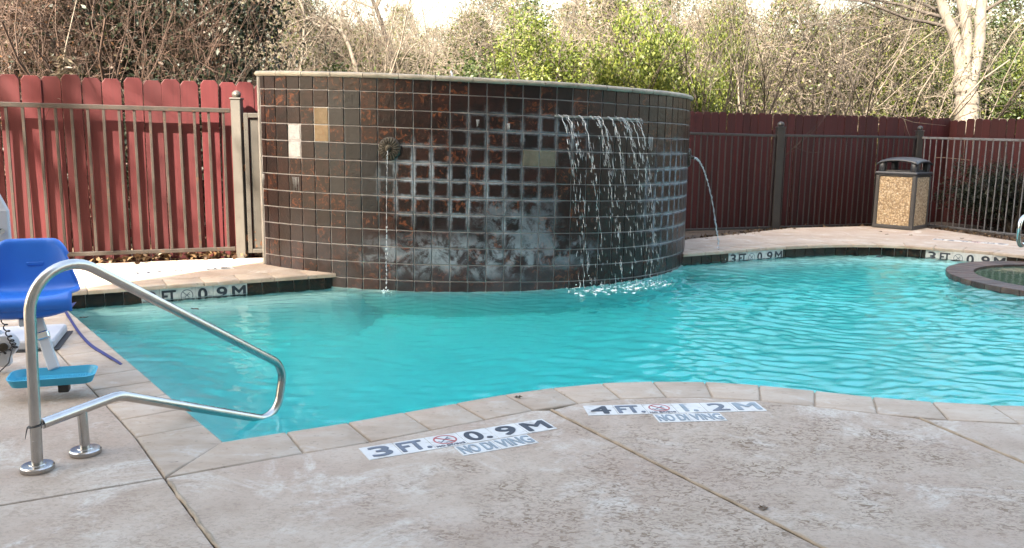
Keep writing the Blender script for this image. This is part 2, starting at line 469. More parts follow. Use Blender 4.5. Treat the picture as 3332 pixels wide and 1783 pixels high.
M['ink'] = plain('navy_ink', (.020, .024, .038), .5, var=.3, scale=20)
M['ink_worn'] = plain('worn_navy_ink', (.10, .12, .16), .55, var=.3, scale=14)
M['ink_grey'] = plain('slate_ink', (.20, .25, .29), .55, var=.2, scale=20)
M['ink_red'] = plain('red_ink', (.36, .05, .05), .5, var=.15, scale=20)
M['pebble'] = pebble_material()
M['bin'] = plain('dark_bin_plastic', (.030, .034, .042), .42, var=.12, scale=12, bump=.1, bscale=120)
M['bin_frame'] = plain('bin_frame', (.055, .053, .052), .5, var=.15, scale=10)
M['bronze'] = plain('bronze', (.060, .052, .040), .45, .5, var=.35, scale=30, bump=.2)
ALB = .85
M['bark'] = plain('dark_bark', (.035, .027, .021), .9, var=.35, scale=12, bump=.6, bscale=30)
M['bark_pale'] = plain('pale_bark', (.130, .112, .090), .85, var=.22, scale=5, bump=.35, bscale=22, dirt=((.08, .064, .05), 3, .56, .70))
M['twig_tan'] = plain('tan_twig', (.150, .122, .094), .85, var=.25, scale=4, rand=.25)
M['twig_brown'] = plain('brown_twig', (.066, .037, .025), .85, var=.3, scale=4, rand=.25)
M['twig_dark'] = plain('dark_twig', (.034, .025, .019), .85, var=.3, scale=4, rand=.2)
M['leaf_lime'] = leaf_material('lime_leaf', [(0, (0.0600, 0.0930, 0.0150)), (.5, (0.1320, 0.1726, 0.0270)), (1, (0.2326, 0.2550, 0.0526))], .4)
M['leaf_green'] = leaf_material('green_leaf', [(0, (0.0216, 0.0384, 0.0108)), (.5, (0.0504, 0.0768, 0.0192)), (1, (0.1020, 0.1260, 0.0336))], .35)
M['leaf_dark'] = leaf_material('dark_green_leaf', [(0, (.006, .011, .006)), (.6, (.016, .027, .013)), (1, (.045, .058, .030))], .25)
M['leaf_brown'] = leaf_material('brown_leaf', [(0, (.030, .012, .008)), (.5, (.068, .030, .016)), (1, (.14, .08, .045))], .35)
M['leaf_tan'] = leaf_material('dry_tan_leaf', [(0, (0.0605, 0.0440, 0.0275)), (.5, (0.1210, 0.0935, 0.0605)), (1, (0.2090, 0.1705, 0.1155))], .35)
M['leaf_vine'] = leaf_material('dead_vine_leaf', [(0, (.008, .013, .006)), (.4, (.024, .032, .012)), (.55, (.05, .052, .018)), (.7, (.085, .040, .020)), (1, (.18, .095, .05))], .3)
M['leaf_far'] = leaf_material('distant_tan_leaf', [(0, (0.0390, 0.0338, 0.0182)), (.5, (0.0910, 0.0754, 0.0442)), (1, (0.1820, 0.1560, 0.0975))], .3)
M['leaf_mix'] = leaf_material('olive_mixed_leaf', [(0, (0.0330, 0.0495, 0.0110)), (.4, (0.0935, 0.1155, 0.0220)), (.65, (0.1705, 0.1925, 0.0418)), (.75, (0.1430, 0.1155, 0.0715)), (1, (0.2310, 0.1870, 0.1265))], .35)
M['leaf_litter'] = leaf_material('fallen_leaf', [(0, (.05, .022, .01)), (.5, (.13, .07, .03)), (1, (.26, .18, .10))], .15)
ALB = .8
M['stucco'] = plain('beige_stucco', (.50, .44, .36), .9, var=.06, scale=3, bump=.2)
M['roof'] = plain('roof_shingle', (.09, .08, .075), .9, var=.25, scale=8, bump=.4)
M['glass'] = plain('window_glass', (.03, .035, .04), .08, var=.05)
t_ = NT('spa_water'); t_.col((.05, .085, .06)); t_.set(rough=.04, spec=.5, ior=1.33); t_.bump(t_.noise(11, 3, .5), .25, .01); M['spa_water'] = t_.m

# ------------------------------------------------------------------ pool outline (world metres, deck top z = 0)
WATER = -.13
COPW = .28
near_edge = catmull([V2(-1.28, 3.60), V2(-.96, 3.78), V2(-.73, 3.905), V2(-.48, 4.07), V2(-.21, 4.24), V2(.03, 4.39), V2(.32, 4.53), V2(.55, 4.60), V2(.85, 4.64), V2(1.22, 4.63), V2(1.66, 4.50), V2(2.12, 4.34), V2(2.68, 4.27), V2(3.4, 4.35), V2(4.3, 4.7), V2(5.3, 5.4), V2(6.0, 6.4), V2(6.4, 7.6)], 6)
left_edge = [V2(-3.94, 7.07), V2(-1.28, 3.60)]
farleft_edge = [V2(-1.70, 8.30), V2(-3.94, 7.07)]
farright_edge = catmull([V2(6.55, 9.3), V2(6.35, 9.95), V2(6.0, 10.48), V2(5.45, 10.88), V2(4.95, 11.12), V2(4.25, 11.10), V2(3.36, 10.77), V2(2.63, 10.36), V2(2.02, 10.02)], 6)
pool_poly = near_edge + [V2(6.6, 8.5)] + farright_edge + [V2(1.6, 10.0), V2(-1.2, 8.75)] + farleft_edge[:1] + [farleft_edge[1]]
pool_poly = ccw(pool_poly)

# ------------------------------------------------------------------ ground
gm = MB(); g = 900
bx0, bx1, by0, by1 = -4.6, 7.2, 3.0, 12.0
grid_x = [-g, bx0, bx1, g]; grid_y = [-g, by0, by1, g]
for i in range(3):
    for j in range(3):
        if i == 1 and j == 1: continue
        gm.add([(grid_x[i], grid_y[j], -.16), (grid_x[i + 1], grid_y[j], -.16), (grid_x[i + 1], grid_y[j + 1], -.16), (grid_x[i], grid_y[j + 1], -.16)], [(0, 1, 2, 3)])
tag(gm.build('ground', M['ground']), 'brown leaf strewn woodland ground around the pool deck', 'ground', kind='structure')

# ------------------------------------------------------------------ basin
basin = thing('pool_basin', (0, 0, 0), 'pale plaster swimming pool basin under turquoise water', 'pool', kind='structure')
bm_ = MB(); n = len(pool_poly); FL = -1.16
wallp = inset(pool_poly, -.03)
vs = [(p.x, p.y, -.05) for p in wallp] + [(p.x, p.y, FL) for p in wallp]
bm_.add(vs, [((i + 1) % n, i, n + i, n + (i + 1) % n) for i in range(n)])
bm_.build('basin_wall', M['plaster'], basin)
fm = MB(); fm.add([(p.x, p.y, FL) for p in wallp], [tuple(range(n))]); fm.build('basin_floor', M['plaster'], basin)
def ledge(edge, w, z0, z1, name):
    edge = resample(edge, .2); nn = normals2(edge); mb = MB(); m = len(edge); tp = lambda i: w * max(.02, min(1, i * .2 / .7, (m - 1 - i) * .2 / .7))
    for i in range(m - 1):
        a, b = edge[i], edge[i + 1]; na, nb = nn[i] * tp(i), nn[i + 1] * tp(i + 1)
        a0, b0 = a - nn[i] * .02, b - nn[i + 1] * .02
        mb.add([(a0.x, a0.y, z1), (b0.x, b0.y, z1), *[((p + nv * f_).x, (p + nv * f_).y, z1 + (z0 - z1) * g_) for f_, g_ in ((.5, .04), (.8, .16), (1.1, .45), (1.6, .85), (2.2, 1.0)) for p, nv in ((a, na), (b, nb))]], [(2 * k, 2 * k + 1, 2 * k + 3, 2 * k + 2) for k in range(6 - 1)])
    return mb.build(name, M['plaster'], basin, True)
ledge([V2(-1.2, 8.57)] + farleft_edge, .45, FL + .01, -.36, 'bench')
ledge(resample(farright_edge, .25), .42, FL + .01, -.40, 'bench')
ledge(left_edge, .5, FL + .01, -.62, 'step')

# waterline tiles
def tile_mesh(name, mat, w, h, d, ch=.003):
    """tile lying in the local xz plane, front face towards -y, bevelled, with UVs on the front"""
    a, b = w / 2, h / 2
    vs = [(-a, 0, -b), (a, 0, -b), (a, 0, b), (-a, 0, b), (-a, -d + ch, -b), (a, -d + ch, -b), (a, -d + ch, b), (-a, -d + ch, b),
          (-a + ch, -d, -b + ch), (a - ch, -d, -b + ch), (a - ch, -d, b - ch), (-a + ch, -d, b - ch)]
    fs = [(0, 1, 5, 4), (1, 2, 6, 5), (2, 3, 7, 6), (3, 0, 4, 7), (4, 5, 9, 8), (5, 6, 10, 9), (6, 7, 11, 10), (7, 4, 8, 11), (8, 9, 10, 11)]
    me = bpy.data.meshes.new(name); me.from_pydata(vs, [], fs); me.materials.append(mat)
    uv = me.uv_layers.new(name='UVMap')
    for lp in me.loops:
        v = me.vertices[lp.vertex_index].co; uv.data[lp.index].uv = (v.x / w + .5, v.z / h + .5)
    me.update(); return me
wl_tile = tile_mesh('tile', M['tile_dark'], .150, .24, .012)
def waterline(edge, skip=()):
    pts = resample(edge, .1545); nn = normals2(pts)
    for i in range(len(pts) - 1):
        if i in skip: continue
        c = (pts[i] + pts[i + 1]) / 2; nrm = (nn[i] + nn[i + 1]).normalized()
        # the face looks to the pool (left normal of the edge direction)
        o = link('tile', wl_tile, basin, (c.x - nrm.x * .028, c.y - nrm.y * .028, -.157), (0, 0, math.atan2(-nrm.x, nrm.y) + PI))
        o.scale = ((pts[i + 1] - pts[i]).length / .1545, 1, 1)
    return pts, nn
fl_pts, fl_nn = waterline(farleft_edge)
fr_pts, fr_nn = waterline(farright_edge)

# water
def build_water():
    step = .021
    xs = np.arange(-4.15, 7.0, step); ys = np.arange(3.45, 11.4, step)
    X, Y = np.meshgrid(xs, ys, indexing='ij')
    rs = np.random.RandomState(3)
    wx = X + .10 * np.sin(1.7 * Y + .6 * X) + .06 * np.sin(4.1 * X - 2.3 * Y + 1.1); wy = Y + .09 * np.sin(2.1 * X - .7 * Y + .4) + .05 * np.sin(5.3 * X + 1.9 * Y)
    H = np.zeros_like(X)
    for i in range(46):
        lam = .085 * (3.4 ** rs.rand()); th = rs.normal(PI / 2 - .12, .38) if i % 4 else rs.rand() * PI * 2
        k = 2 * PI / lam
        H += lam * .0043 * rs.normal(1, .3) * np.sin(k * (wx * math.cos(th) + wy * math.sin(th)) + rs.rand() * 7)
    # slow patches of calmer and livelier water
    env = .75 + .35 * np.sin(1.1 * X + .8 * Y) * np.sin(.9 * Y - .5 * X + 1.)
    # livelier on the side below the water fall, waves spreading from it
    fx, fy = 1.35, 8.55
    r = np.hypot(X - fx, Y - fy); ang = np.arctan2(Y - fy, X - fx)
    env = env * (.62 + .75 / (1 + np.exp(-(X - .7) * 1.6))) * (1 + .5 * np.exp(-(r / 1.6) ** 2))
    H = H * env
    for i in range(9):
        lam = .13 + .2 * rs.rand(); H += lam * .0034 * np.sin(2 * PI / lam * r + 2.2 * np.sin(ang * (3 + i) + rs.rand() * 6) + rs.rand() * 6) * np.exp(-r / 1.7) * (.6 + .4 * np.sin(ang * (5 + i) + i))
    H += .010 * rs.normal(0, 1, X.shape) * np.exp(-((X - 1.25) ** 2 / .45 + (Y - 8.62 - .5 * (X - 1.25)) ** 2 / .03))
    r2 = np.hypot(X + 1.28, Y - 7.9); H += .004 * np.sin(40 * r2) * np.exp(-r2 * 2.2)
    # inside test
    poly = inset(pool_poly, -.12); P = np.array([(p.x, p.y) for p in poly])
    ins = np.zeros(X.shape, bool); j = len(P) - 1
    for i in range(len(P)):
        xi, yi, xj, yj = *P[i], *P[j]
        c = ((yi > Y) != (yj > Y)) & (X < (xj - xi) * (Y - yi) / (yj - yi + 1e-12) + xi)
        ins ^= c; j = i
    keep = ins[:-1, :-1] & ins[1:, :-1] & ins[:-1, 1:] & ins[1:, 1:]
    ny = len(ys); I, J = np.nonzero(keep); a = I * ny + J
    faces = np.stack([a, a + ny, a + ny + 1, a + 1], 1)
    used = np.unique(faces); remap = -np.ones(X.size, int); remap[used] = np.arange(len(used))
    top = np.stack([X.ravel()[used], Y.ravel()[used], WATER + H.ravel()[used]], 1)
    faces = remap[faces]
    # close the body: skirt to below the floor along boundary edges, then a flat bottom
    e = np.concatenate([faces[:, [0, 1]], faces[:, [1, 2]], faces[:, [2, 3]], faces[:, [3, 0]]])
    es = set(map(tuple, e.tolist())); bd = [q for q in es if (q[1], q[0]) not in es]
    nt = len(top); bot = top.copy(); bot[:, 2] = -1.4
    allf = faces.tolist() + [[q[1], q[0], q[0] + nt, q[1] + nt] for q in bd] + (faces[:, ::-1] + nt).tolist()
    me = bpy.data.meshes.new('water'); me.from_pydata(np.concatenate([top, bot]).tolist(), [], allf); me.materials.append(M['water'])
    sm = np.zeros(len(allf), bool); sm[:len(faces)] = True
    me.polygons.foreach_set('use_smooth', sm.tolist()); me.update()
    tag(link('water', me), 'rippled turquoise swimming pool water', 'water', kind='structure')
build_water()

# ------------------------------------------------------------------ coping
coping = thing('coping', (0, 0, 0), 'tan stone coping around the swimming pool', 'coping', kind='structure')
def cope(edge, step=.30, width=COPW, first=None, last=None, drop=.038, off=0.0):
    """stones along an edge whose left normal points into the pool"""
    fine = resample(edge, step); nn = normals2(fine)
    outer = [p - q * width for p, q in zip(fine, nn)]
    if first is not None: outer[0] = first
    if last is not None: outer[-1] = last
    for i in range(len(fine) - 1):
        a, b, c, d = fine[i], fine[i + 1], outer[i + 1], outer[i]
        m1 = (a + b) / 2
        # follow the curve with a mid point
        t = (b - a).normalized() * .003
        a2, b2, c2, d2 = a + t, b - t, c - t, d + t
        a2 = a2 + nn[i] * .015; b2 = b2 + nn[i + 1] * .015
        mb = MB(); mb.prism([a2, b2, c2, d2], -drop, .002 + rng.uniform(-.0015, .0015), .010)
        mb.build('coping_stone', M['coping'], coping, True, 40)
    return fine, outer
# pool lies to the left when walking: near edge from left to right has the pool on its left
corner_out = V2(-1.372, 3.215)
near_f, near_o = cope(near_edge, .295, COPW, first=corner_out)
left_f, left_o = cope(left_edge, .30, COPW, last=corner_out, first=V2(-4.24, 7.20))
fl_f, fl_o = cope(farleft_edge, .33, .30, last=V2(-4.24, 7.20))
fr_f, fr_o = cope(farright_edge, .33, .30)

mb = MB()
for f_, o_ in ((near_f, near_o), (left_f, left_o), (fl_f, fl_o), (fr_f, fr_o)):
    nn_ = normals2(f_)
    for i in range(len(f_) - 1):
        a, b = f_[i] - nn_[i] * .004, f_[i + 1] - nn_[i + 1] * .004; c, d = o_[i + 1] + nn_[i + 1] * .01, o_[i] + nn_[i] * .01
        mb.add([(a.x, a.y, -.009), (d.x, d.y, -.009), (c.x, c.y, -.009), (b.x, b.y, -.009)], [(0, 1, 2, 3)])
mb.build('mortar_bed', M['sealant'], coping)
# ------------------------------------------------------------------ deck slabs
deck = thing('pool_deck', (0, 0, 0), 'worn tan concrete pool deck in slabs', 'deck', kind='structure')
def slab(poly, z=0., ch=.006, gap=.005, name='slab'):
    poly = ccw([Vector((p[0], p[1])) for p in poly]); poly = inset(poly, gap)
    mb = MB(); mb.prism(poly, -.11, z, ch); return mb.build(name, M['deck'], deck)
def idx_x(pts, x): return min(range(len(pts)), key=lambda i: abs(pts[i].x - x))
J2a = V2(.20, 4.12); J2d = (V2(1.06, 2.69) - J2a)
J1d = V2(.40, -.57); J0d = V2(-.49, -.27)
J3a = V2(2.03, 4.06); J3d = V2(.18, -.58)
no = [p for p in near_o]
seg1 = [p for p in no if p.x <= .16]; seg2 = [p for p in no if .24 < p.x < 1.99]; seg3 = [p for p in no if p.x > 2.07]
j1e = corner_out + J1d * 8.6; j2e = J2a + J2d * 4.0; j3e = J3a + J3d * 9.5; j0e = corner_out + J0d * 18
lo = left_o
slab([corner_out, j0e, V2(-10.2, 8.0), V2(-5.6, 8.0)] + [p for p in lo][:-1])
slab([corner_out, j1e, V2(-10.2, -1.7), j0e])
slab([corner_out] + seg1[1:] + [J2a, j2e, j1e])
slab([J2a] + seg2 + [J3a, j3e, j2e])
slab([J3a] + seg3 + [V2(9.5, 7.8), V2(9.5, j3e.y), j3e])
# far left deck up to the iron fence, far right deck
iron_a, iron_d = V2(-4.44, 8.65), V2(1.45, .57).normalized()
def ironL(t): return iron_a + iron_d * t
slab([V2(-4.24, 7.20)] + [p for p in fl_o[::-1]][1:] + [V2(-1.75, 8.6), V2(-2.2, 8.9), V2(-2.5, 9.3), ironL(1.5), ironL(0), ironL(-2.2), V2(-6.4, 7.9), V2(-5.6, 8.005)], gap=.004)
fro = fr_o[::-1]
slab(fro[:-2] + [V2(7.35, 10.6), V2(6.95, 11.75), V2(6.62, 13.1), V2(6.45, 13.55), V2(5.6, 13.52), V2(4.31, 13.13), V2(3.4, 12.35), V2(2.47, 11.55), V2(1.7, 10.9)], gap=.004)
# dirt strip and bedding under the slabs: open joints show a dark filler
jm = MB()
def strip(a, b, w, z, mb):
    d = (b - a).normalized(); nrm = V2(-d.y, d.x) * w / 2
    return mb.add([(q.x, q.y, z) for q in (a - nrm, b - nrm, b + nrm, a + nrm)], [(0, 1, 2, 3)])
jt = thing('deck_joint', (0, 0, 0), 'dark open expansion joints between the deck slabs', 'joint', kind='structure')
for a, b in ((corner_out, j0e), (corner_out, j1e), (J2a, j2e), (J3a, j3e)):
    mb = MB(); strip(a, b, .05, -.012, mb); mb.build('joint_strip', M['joint'], jt)
mb = MB()
for e_o in (near_o, left_o, fl_o, fr_o):
    for a, b in zip(e_o, e_o[1:]): strip(a, b, .05, -.014, mb)
mb.build('joint_strip', M['joint'], jt)
# raised bead of sealant in the two long joints
for a, b, off in ((J2a, j2e, .006), (corner_out + J1d * .08, j1e, .004), (J3a, j3e, .003)):
    L = (b - a).length; d = (b - a).normalized(); nrm = V2(-d.y, d.x); pts = []
    rad = []
    for i in range(60):
        s = min(L, 3.2) * i / 59; q = a + d * s + nrm * (off + .004 * math.sin(i * 1.7) * math.sin(i * .6)); pts.append((q.x, q.y, -.002)); rad.append(.0085 + .003 * math.sin(i * 2.3) * math.sin(i * .41))
    mb = MB(); mb.tube(pts, rad, 6); mb.build('sealant_bead', M['sealant'], jt, True)
# soil beds
mb = MB(); q = [ironL(-2.4), ironL(2.2)]; nb = V2(-iron_d.y, iron_d.x)
mb.add([(p.x, p.y, -.03) for p in (q[0] - nb * .02, q[1] - nb * .02, q[1] + nb * .9, q[0] + nb * .9)], [(0, 1, 2, 3)])
tag(mb.build('soil_strip', M['soil']), 'leafy soil strip under the sunlit left fence', 'soil', kind='structure')
mb = MB(); mb.add([(p[0], p[1], -.05) for p in ((1.4, 11.0), (4.3, 12.9), (6.3, 13.2), (7.2, 10.3), (9.6, 10.5), (8.2, 15.4), (1.2, 13.6))], [(0, 1, 2, 3, 4, 5, 6)])
tag(mb.build('soil_bed', M['soil']), 'dark soil bed behind the far right deck', 'soil', kind='structure')

# ------------------------------------------------------------------ fountain wall
CX, CY, CR = -.68, 10.9, 2.83
TH0, TH1 = math.radians(228), math.radians(380)
TW = .172
def wpt(th, r=CR): return V2(CX + r * math.cos(th), CY + r * math.sin(th))
def lerp_tab(x, tab):
    for (a, va), (b, vb) in zip(tab, tab[1:]):
        if x <= b: return va + (vb - va) * max(0, (x - a)) / (b - a)
    return tab[-1][1]
DEG = math.degrees
def wall_top(th): return lerp_tab(DEG(th), [(228, 1.925), (281, 1.835), (313, 1.80), (346, 1.795), (400, 1.795)])
def row_h(th): return lerp_tab(DEG(th), [(228, .168), (255, .162), (281, .159), (313, .161), (346, .164), (400, .164)])
fw = thing('fountain_wall', (CX, CY - CR, 0), 'curved freestanding fountain wall of dark rust slate tiles with cream cap', 'fountain wall')
ths = [TH0 + (TH1 - TH0) * i / 72 for i in range(73)]
mb = MB(); vs = []; fs = []
TK = .30
for th in ths:
    a, b = wpt(th, CR), wpt(th, CR - TK); zt = wall_top(th) - .004
    zb = -1.15
    vs += [(a.x, a.y, zb), (a.x, a.y, zt), (b.x, b.y, zt), (b.x, b.y, zb)]
for i in range(len(ths) - 1):
    o = i * 4
    for k in range(4): fs.append((o + k, o + 4 + k, o + 4 + (k + 1) % 4, o + (k + 1) % 4))
fs += [(0, 1, 2, 3), tuple((len(ths) - 1) * 4 + k for k in (3, 2, 1, 0))]
mb.add(vs, fs); mb.build('wall_core', M['grout'], fw, True, 40)
vs = []; fs = []
for th in ths:
    for r_, z_ in ((CR - .01, -.155), (CR + .016, -.155), (CR + .016, -1.16)): q = wpt(th, r_); vs.append((q.x, q.y, z_))
for i in range(len(ths) - 1):
    for k in range(2): fs.append((i * 3 + k, i * 3 + k + 1, i * 3 + 4 + k, i * 3 + 3 + k))
mb = MB(); mb.add(vs, fs); mb.build('wall_footing', M['plaster'], fw, True, 40)
NROW = 13
dth = TW / CR
ncol = int((math.radians(372) - TH0 - .012) / dth)
def row_z(th, r):
    """top and bottom of tile row r at angle th"""
    h = row_h(th); t = wall_top(th)
    if r == 0: return t, t - .78 * h
    return t - .78 * h - (r - 1) * h, t - .78 * h - r * h
mats = dict(r=M['tile'], g=M['tile_grey'], t=M['tile_tan'], m=M['tile_moss'], w=M['white_mortar'])
tmesh = {k: tile_mesh('tile', m, .1655, .1515, .009, .0035) for k, m in mats.items()}
GREY = {(4, 4), (4, 5), (5, 5), (6, 5), (3, 6), (4, 6), (6, 6), (5, 6), (7, 6), (2, 6), (1, 6), (4, 7), (5, 7), (6, 7), (7, 7), (5, 8), (6, 8), (2, 5), (1, 5), (11, 5), (8, 6)}
TAN = {(2, 4), (3, 4)}; MOSS = {(4, 16), (4, 17)}; WHITE = {(3, 2), (4, 2)}
cam0 = Vector((0, 0, CAM_H)); cells = []
for c in range(-1, ncol):
    tha = TH0 + .012 + (c + .35) * dth if c >= 0 else TH0 + .006
    thb = TH0 + .012 + (c + 1.35) * dth
    if c < 0: thb = TH0 + .012 + .35 * dth
    thm = (tha + thb) / 2; p = wpt(thm, CR * math.cos((thb - tha) / 2) + .0005)
    for r in range(NROW):
        zt, zb = row_z(thm, r)
        if c in (-1, 0, 1, 2, 3, 4) and zt < .0: continue
        n_ = Vector((math.cos(thm), math.sin(thm), 0)); pc = Vector((p.x, p.y, (zt + zb) / 2)); v = cam0 - pc
        vis = n_.dot(v) / v.length ** 3
        cells.append((vis, c, r, thm, (thb - tha) * CR, zt, zb, p, n_))
cells.sort(key=lambda q: -q[0])
slope = lambda th: (row_z(th + .04, 6)[0] - row_z(th - .04, 6)[0]) / (.08 * CR)
rest_v, rest_f, rest_uv = [], [], []
base_w = wloc(fw)
for k, (vis, c, r, th, w, zt, zb, p, n_) in enumerate(cells):
    key = 't' if (r, c) in TAN else 'm' if (r, c) in MOSS else 'w' if (r, c) in WHITE else 'g' if (r, c) in GREY else 'r'
    sx = (w - .0095) / .1655; sz = (zt - zb - .0095) / .1515
    rz = math.atan2(n_.x, -n_.y); rot = (rng.gauss(0, .006), -slope(th), rz + rng.gauss(0, .007))
    loc = Vector((p.x, p.y, (zt + zb) / 2))
    sy = 1 + rng.uniform(-.15, .2)
    if key == 'w': sx *= .92; sz *= .88; sy = .6
    if key == 't': link('mortar_patch', tmesh['w'], fw, loc - base_w, rot, ((w + .006) / .1655, .45, (zt - zb + .006) / .1515))
    if k < 300 or key in 'tmw':
        o = link('tile', tmesh[key], fw, loc - base_w, rot, (sx, sy, sz))
    else:
        mtx = Matrix.Translation(loc) @ (Matrix.Rotation(rot[2], 4, 'Z') @ Matrix.Rotation(rot[1], 4, 'Y') @ Matrix.Rotation(rot[0], 4, 'X')) @ Matrix.Diagonal((sx, sy, sz, 1))
        me = tmesh['r']; o0 = len(rest_v)
        rest_v += [tuple(mtx @ v.co - base_w) for v in me.vertices]
        for pl in me.polygons:
            rest_f.append([i + o0 for i in pl.vertices]); rest_uv += [tuple(me.uv_layers[0].data[l].uv) for l in pl.loop_indices]
me = bpy.data.meshes.new('tile_field'); me.from_pydata(rest_v, [], rest_f); me.materials.append(M['tile']); uvl = me.uv_layers.new(name='UVMap')
uvl.data.foreach_set('uv', [x for q in rest_uv for x in q]); me.update()
link('tile_field', me, fw)['kind'] = 'stuff'
# cap stones
nc = 22
for i in range(nc):
    a0 = TH0 - .010 + (TH1 - TH0 + .01) * i / nc + .0012; a1 = TH0 - .010 + (TH1 - TH0 + .01) * (i + 1) / nc - .0012
    prof = [(CR - TK - .02, 0), (CR + .026, 0), (CR + .036, .012), (CR + .038, .026), (CR + .030, .040), (CR + .012, .048), (CR - TK - .02, .048)]
    vs = []; fs = []; m = len(prof); ns = 5; dz = rng.uniform(-.001, .001)
    for j in range(ns):
        th = a0 + (a1 - a0) * j / (ns - 1)
        for r_, z_ in prof: q = wpt(th, r_); vs.append((q.x, q.y, wall_top(th) - .004 + z_ + dz))
    for j in range(ns - 1):
        for k in range(m): fs.append((j * m + k, j * m + (k + 1) % m, (j + 1) * m + (k + 1) % m, (j + 1) * m + k))
    fs += [tuple(range(m)), tuple((ns - 1) * m + k for k in range(m - 1, -1, -1))]
    mb = MB(); mb.add(vs, fs); mb.build('cap_stone', M['cap'], fw, True, 45)
# white corner trim on the left end
p = wpt(TH0 - .006, CR - .01); e_r = Vector((math.cos(TH0), math.sin(TH0), 0)); e_t = Vector((-math.sin(TH0), math.cos(TH0), 0))
mb = MB(); mb.cbox((p.x, p.y, .955), (.05, .034, 1.93), .008, (e_r, e_t, Vector((0, 0, 1)))); mb.build('corner_trim', M['trim'], fw)
# spout slot of the water fall
S0, S1 = TH0, TH0
def th_of(x): return math.atan2(-math.sqrt(CR ** 2 - (x - CX) ** 2), x - CX) % (2 * PI)
tha, thb = th_of(.385), th_of(1.27); zs0, zs1 = 1.548, 1.532
mb = MB(); vs = []; fs = []
for j in range(13):
    f_ = j / 12; th = tha + (thb - tha) * f_; z = zs0 + (zs1 - zs0) * f_
    for r_, z_ in ((CR - .02, -.010), (CR + .022, -.008), (CR + .022, .010), (CR - .02, .012)): q = wpt(th, r_); vs.append((q.x, q.y, z + z_))
for j in range(12):
    for k in range(4): fs.append((j * 4 + k, j * 4 + (k + 1) % 4, j * 4 + 4 + (k + 1) % 4, j * 4 + 4 + k))
fs += [(3, 2, 1, 0), (48, 49, 50, 51)]
mb.add(vs, fs); mb.build('spout_lip', M['trim'], fw)
# white lime drips below leaking joints
def drip(th, z, h, w):
    q = wpt(th, CR + .0105); e = Vector((-math.sin(th), math.cos(th), 0)); o_ = Vector((math.cos(th), math.sin(th), 0)); mb = MB()
    for k in range(6):
        u = (k - 2.5) / 6 * w + rng.uniform(-.004, .004); L = h * rng.uniform(.35, 1)
        c = Vector((q.x, q.y, z)) + e * u; n_ = 5; pts = [c + Vector((0, 0, -L * i / n_)) for i in range(n_ + 1)]
        mb.tube(pts, [.006 * (1 - i / n_ * .75) * rng.uniform(.7, 1.2) for i in range(n_ + 1)], 5, flat=.4)
    mb.build('lime_drip', M['white_mortar'], fw, True)
drip(TH0 + .012 + 2.9 * dth, .925, .15, .09); drip(TH0 + .012 + .0 * dth, .94, .14, .04)
drip(th_of(-.34), 1.50, .09, .02); drip(th_of(-.05), 1.47, .07, .02); drip(th_of(1.42), 1.36, .2, .10)

def medallion(th, z, rot=0):
    q = wpt(th, CR + .008); ax = Vector((math.cos(th), math.sin(th), 0)); md = MB()
    c = Vector((q.x, q.y, z)); md.lathe([(.108, 0), (.110, .008), (.098, .020), (.06, .018), (.028, .030), (.022, .044), (.010, .046), (.008, .03)], c, 40, ax, Vector((0, 0, 1)))
    o = md.build('medallion', M['bronze'], fw, True, 35)
    ya = ax.cross(Vector((0, 0, 1)))
    rb = MB()
    for k in range(20):
        w = 2 * PI * k / 20; d = Vector((0, 0, 1)) * math.cos(w) + ya * math.sin(w)
        rb.tube([c + d * .036 + ax * .028, c + d * .070 + ax * .027, c + d * .104 + ax * .016], [.0035, .0075, .0085], 6)
    r_ = rb.build('flute', M['bronze'], o, True); r_.location = (0, 0, 0)
    nz = MB(); nz.lathe([(.016, 0), (.018, .02), (.015, .038), (.008, .04)], c + ax * .036, 14, ax); nz.build('nozzle', M['bronze'], o, True, 40)
    for ch in o.children: ch.location = (0, 0, 0)
    return c + ax * .075, ax
j1p, j1n = medallion(th_of(-1.165), 1.222)
TH_M2 = math.radians(346.5)
j2p, j2n = medallion(TH_M2, 1.125)
# small white pipe on top of the wall
q = wpt(th_of(-.58), CR - .12); mb = MB(); mb.tube([(q.x, q.y, 1.86), (q.x + .002, q.y, 1.9), (q.x - .012, q.y, 1.95)], .009, 8); mb.build('vent_pipe', M['white_metal'], fw, True)

# ------------------------------------------------------------------ running water
def stream(pts, rads, name, parent, sides=7):
    mb = MB(); mb.tube(pts, rads, sides); return mb.build(name, M['fall'], parent, True)
def ballistic(p0, v0, zend, n=40, jx=0.0):
    tt = (v0.z + math.sqrt(v0.z ** 2 + 2 * 9.81 * (p0.z - zend))) / 9.81
    return [p0 + v0 * (tt * i / n) + Vector((0, 0, -.5 * 9.81 * (tt * i / n) ** 2)) for i in range(n + 1)]
jet = thing('fountain_jet', j1p, 'thin water trickle falling from the bronze medallion on the tiled wall', 'water jet')
pts = ballistic(j1p - j1n * .02, j1n * .16 + Vector((0, 0, -.1)), WATER, 60)
k0 = 44
stream([p + Vector((rng.gauss(0, .002), rng.gauss(0, .002), 0)) for p in pts[:k0]], [.005 - .0025 * min(1, i / 20) + .0015 * math.sin(i * 1.9) for i in range(k0)], 'stream', jet)
mb = MB()
for i in range(k0, 60):
    for _ in range(2):
        p = pts[i] + Vector((rng.gauss(0, .004), rng.gauss(0, .004), rng.uniform(-.01, .01))); mb.tube([p + Vector((0, 0, .016)), p, p - Vector((0, 0, .014))], [.001, .0055, .001], 6)
mb.build('droplets', M['fall'], jet, True)['kind'] = 'stuff'
jet2 = thing('fountain_jet', j2p, 'arching water jet leaving the side of the tiled wall towards the red fence', 'water jet')
tgt = on_plane(1816, 655, WATER); dz = j2p.z - WATER; tt = math.sqrt(2 * dz / 9.81); hv = Vector((tgt.x - j2p.x, tgt.y - j2p.y, 0)) / tt
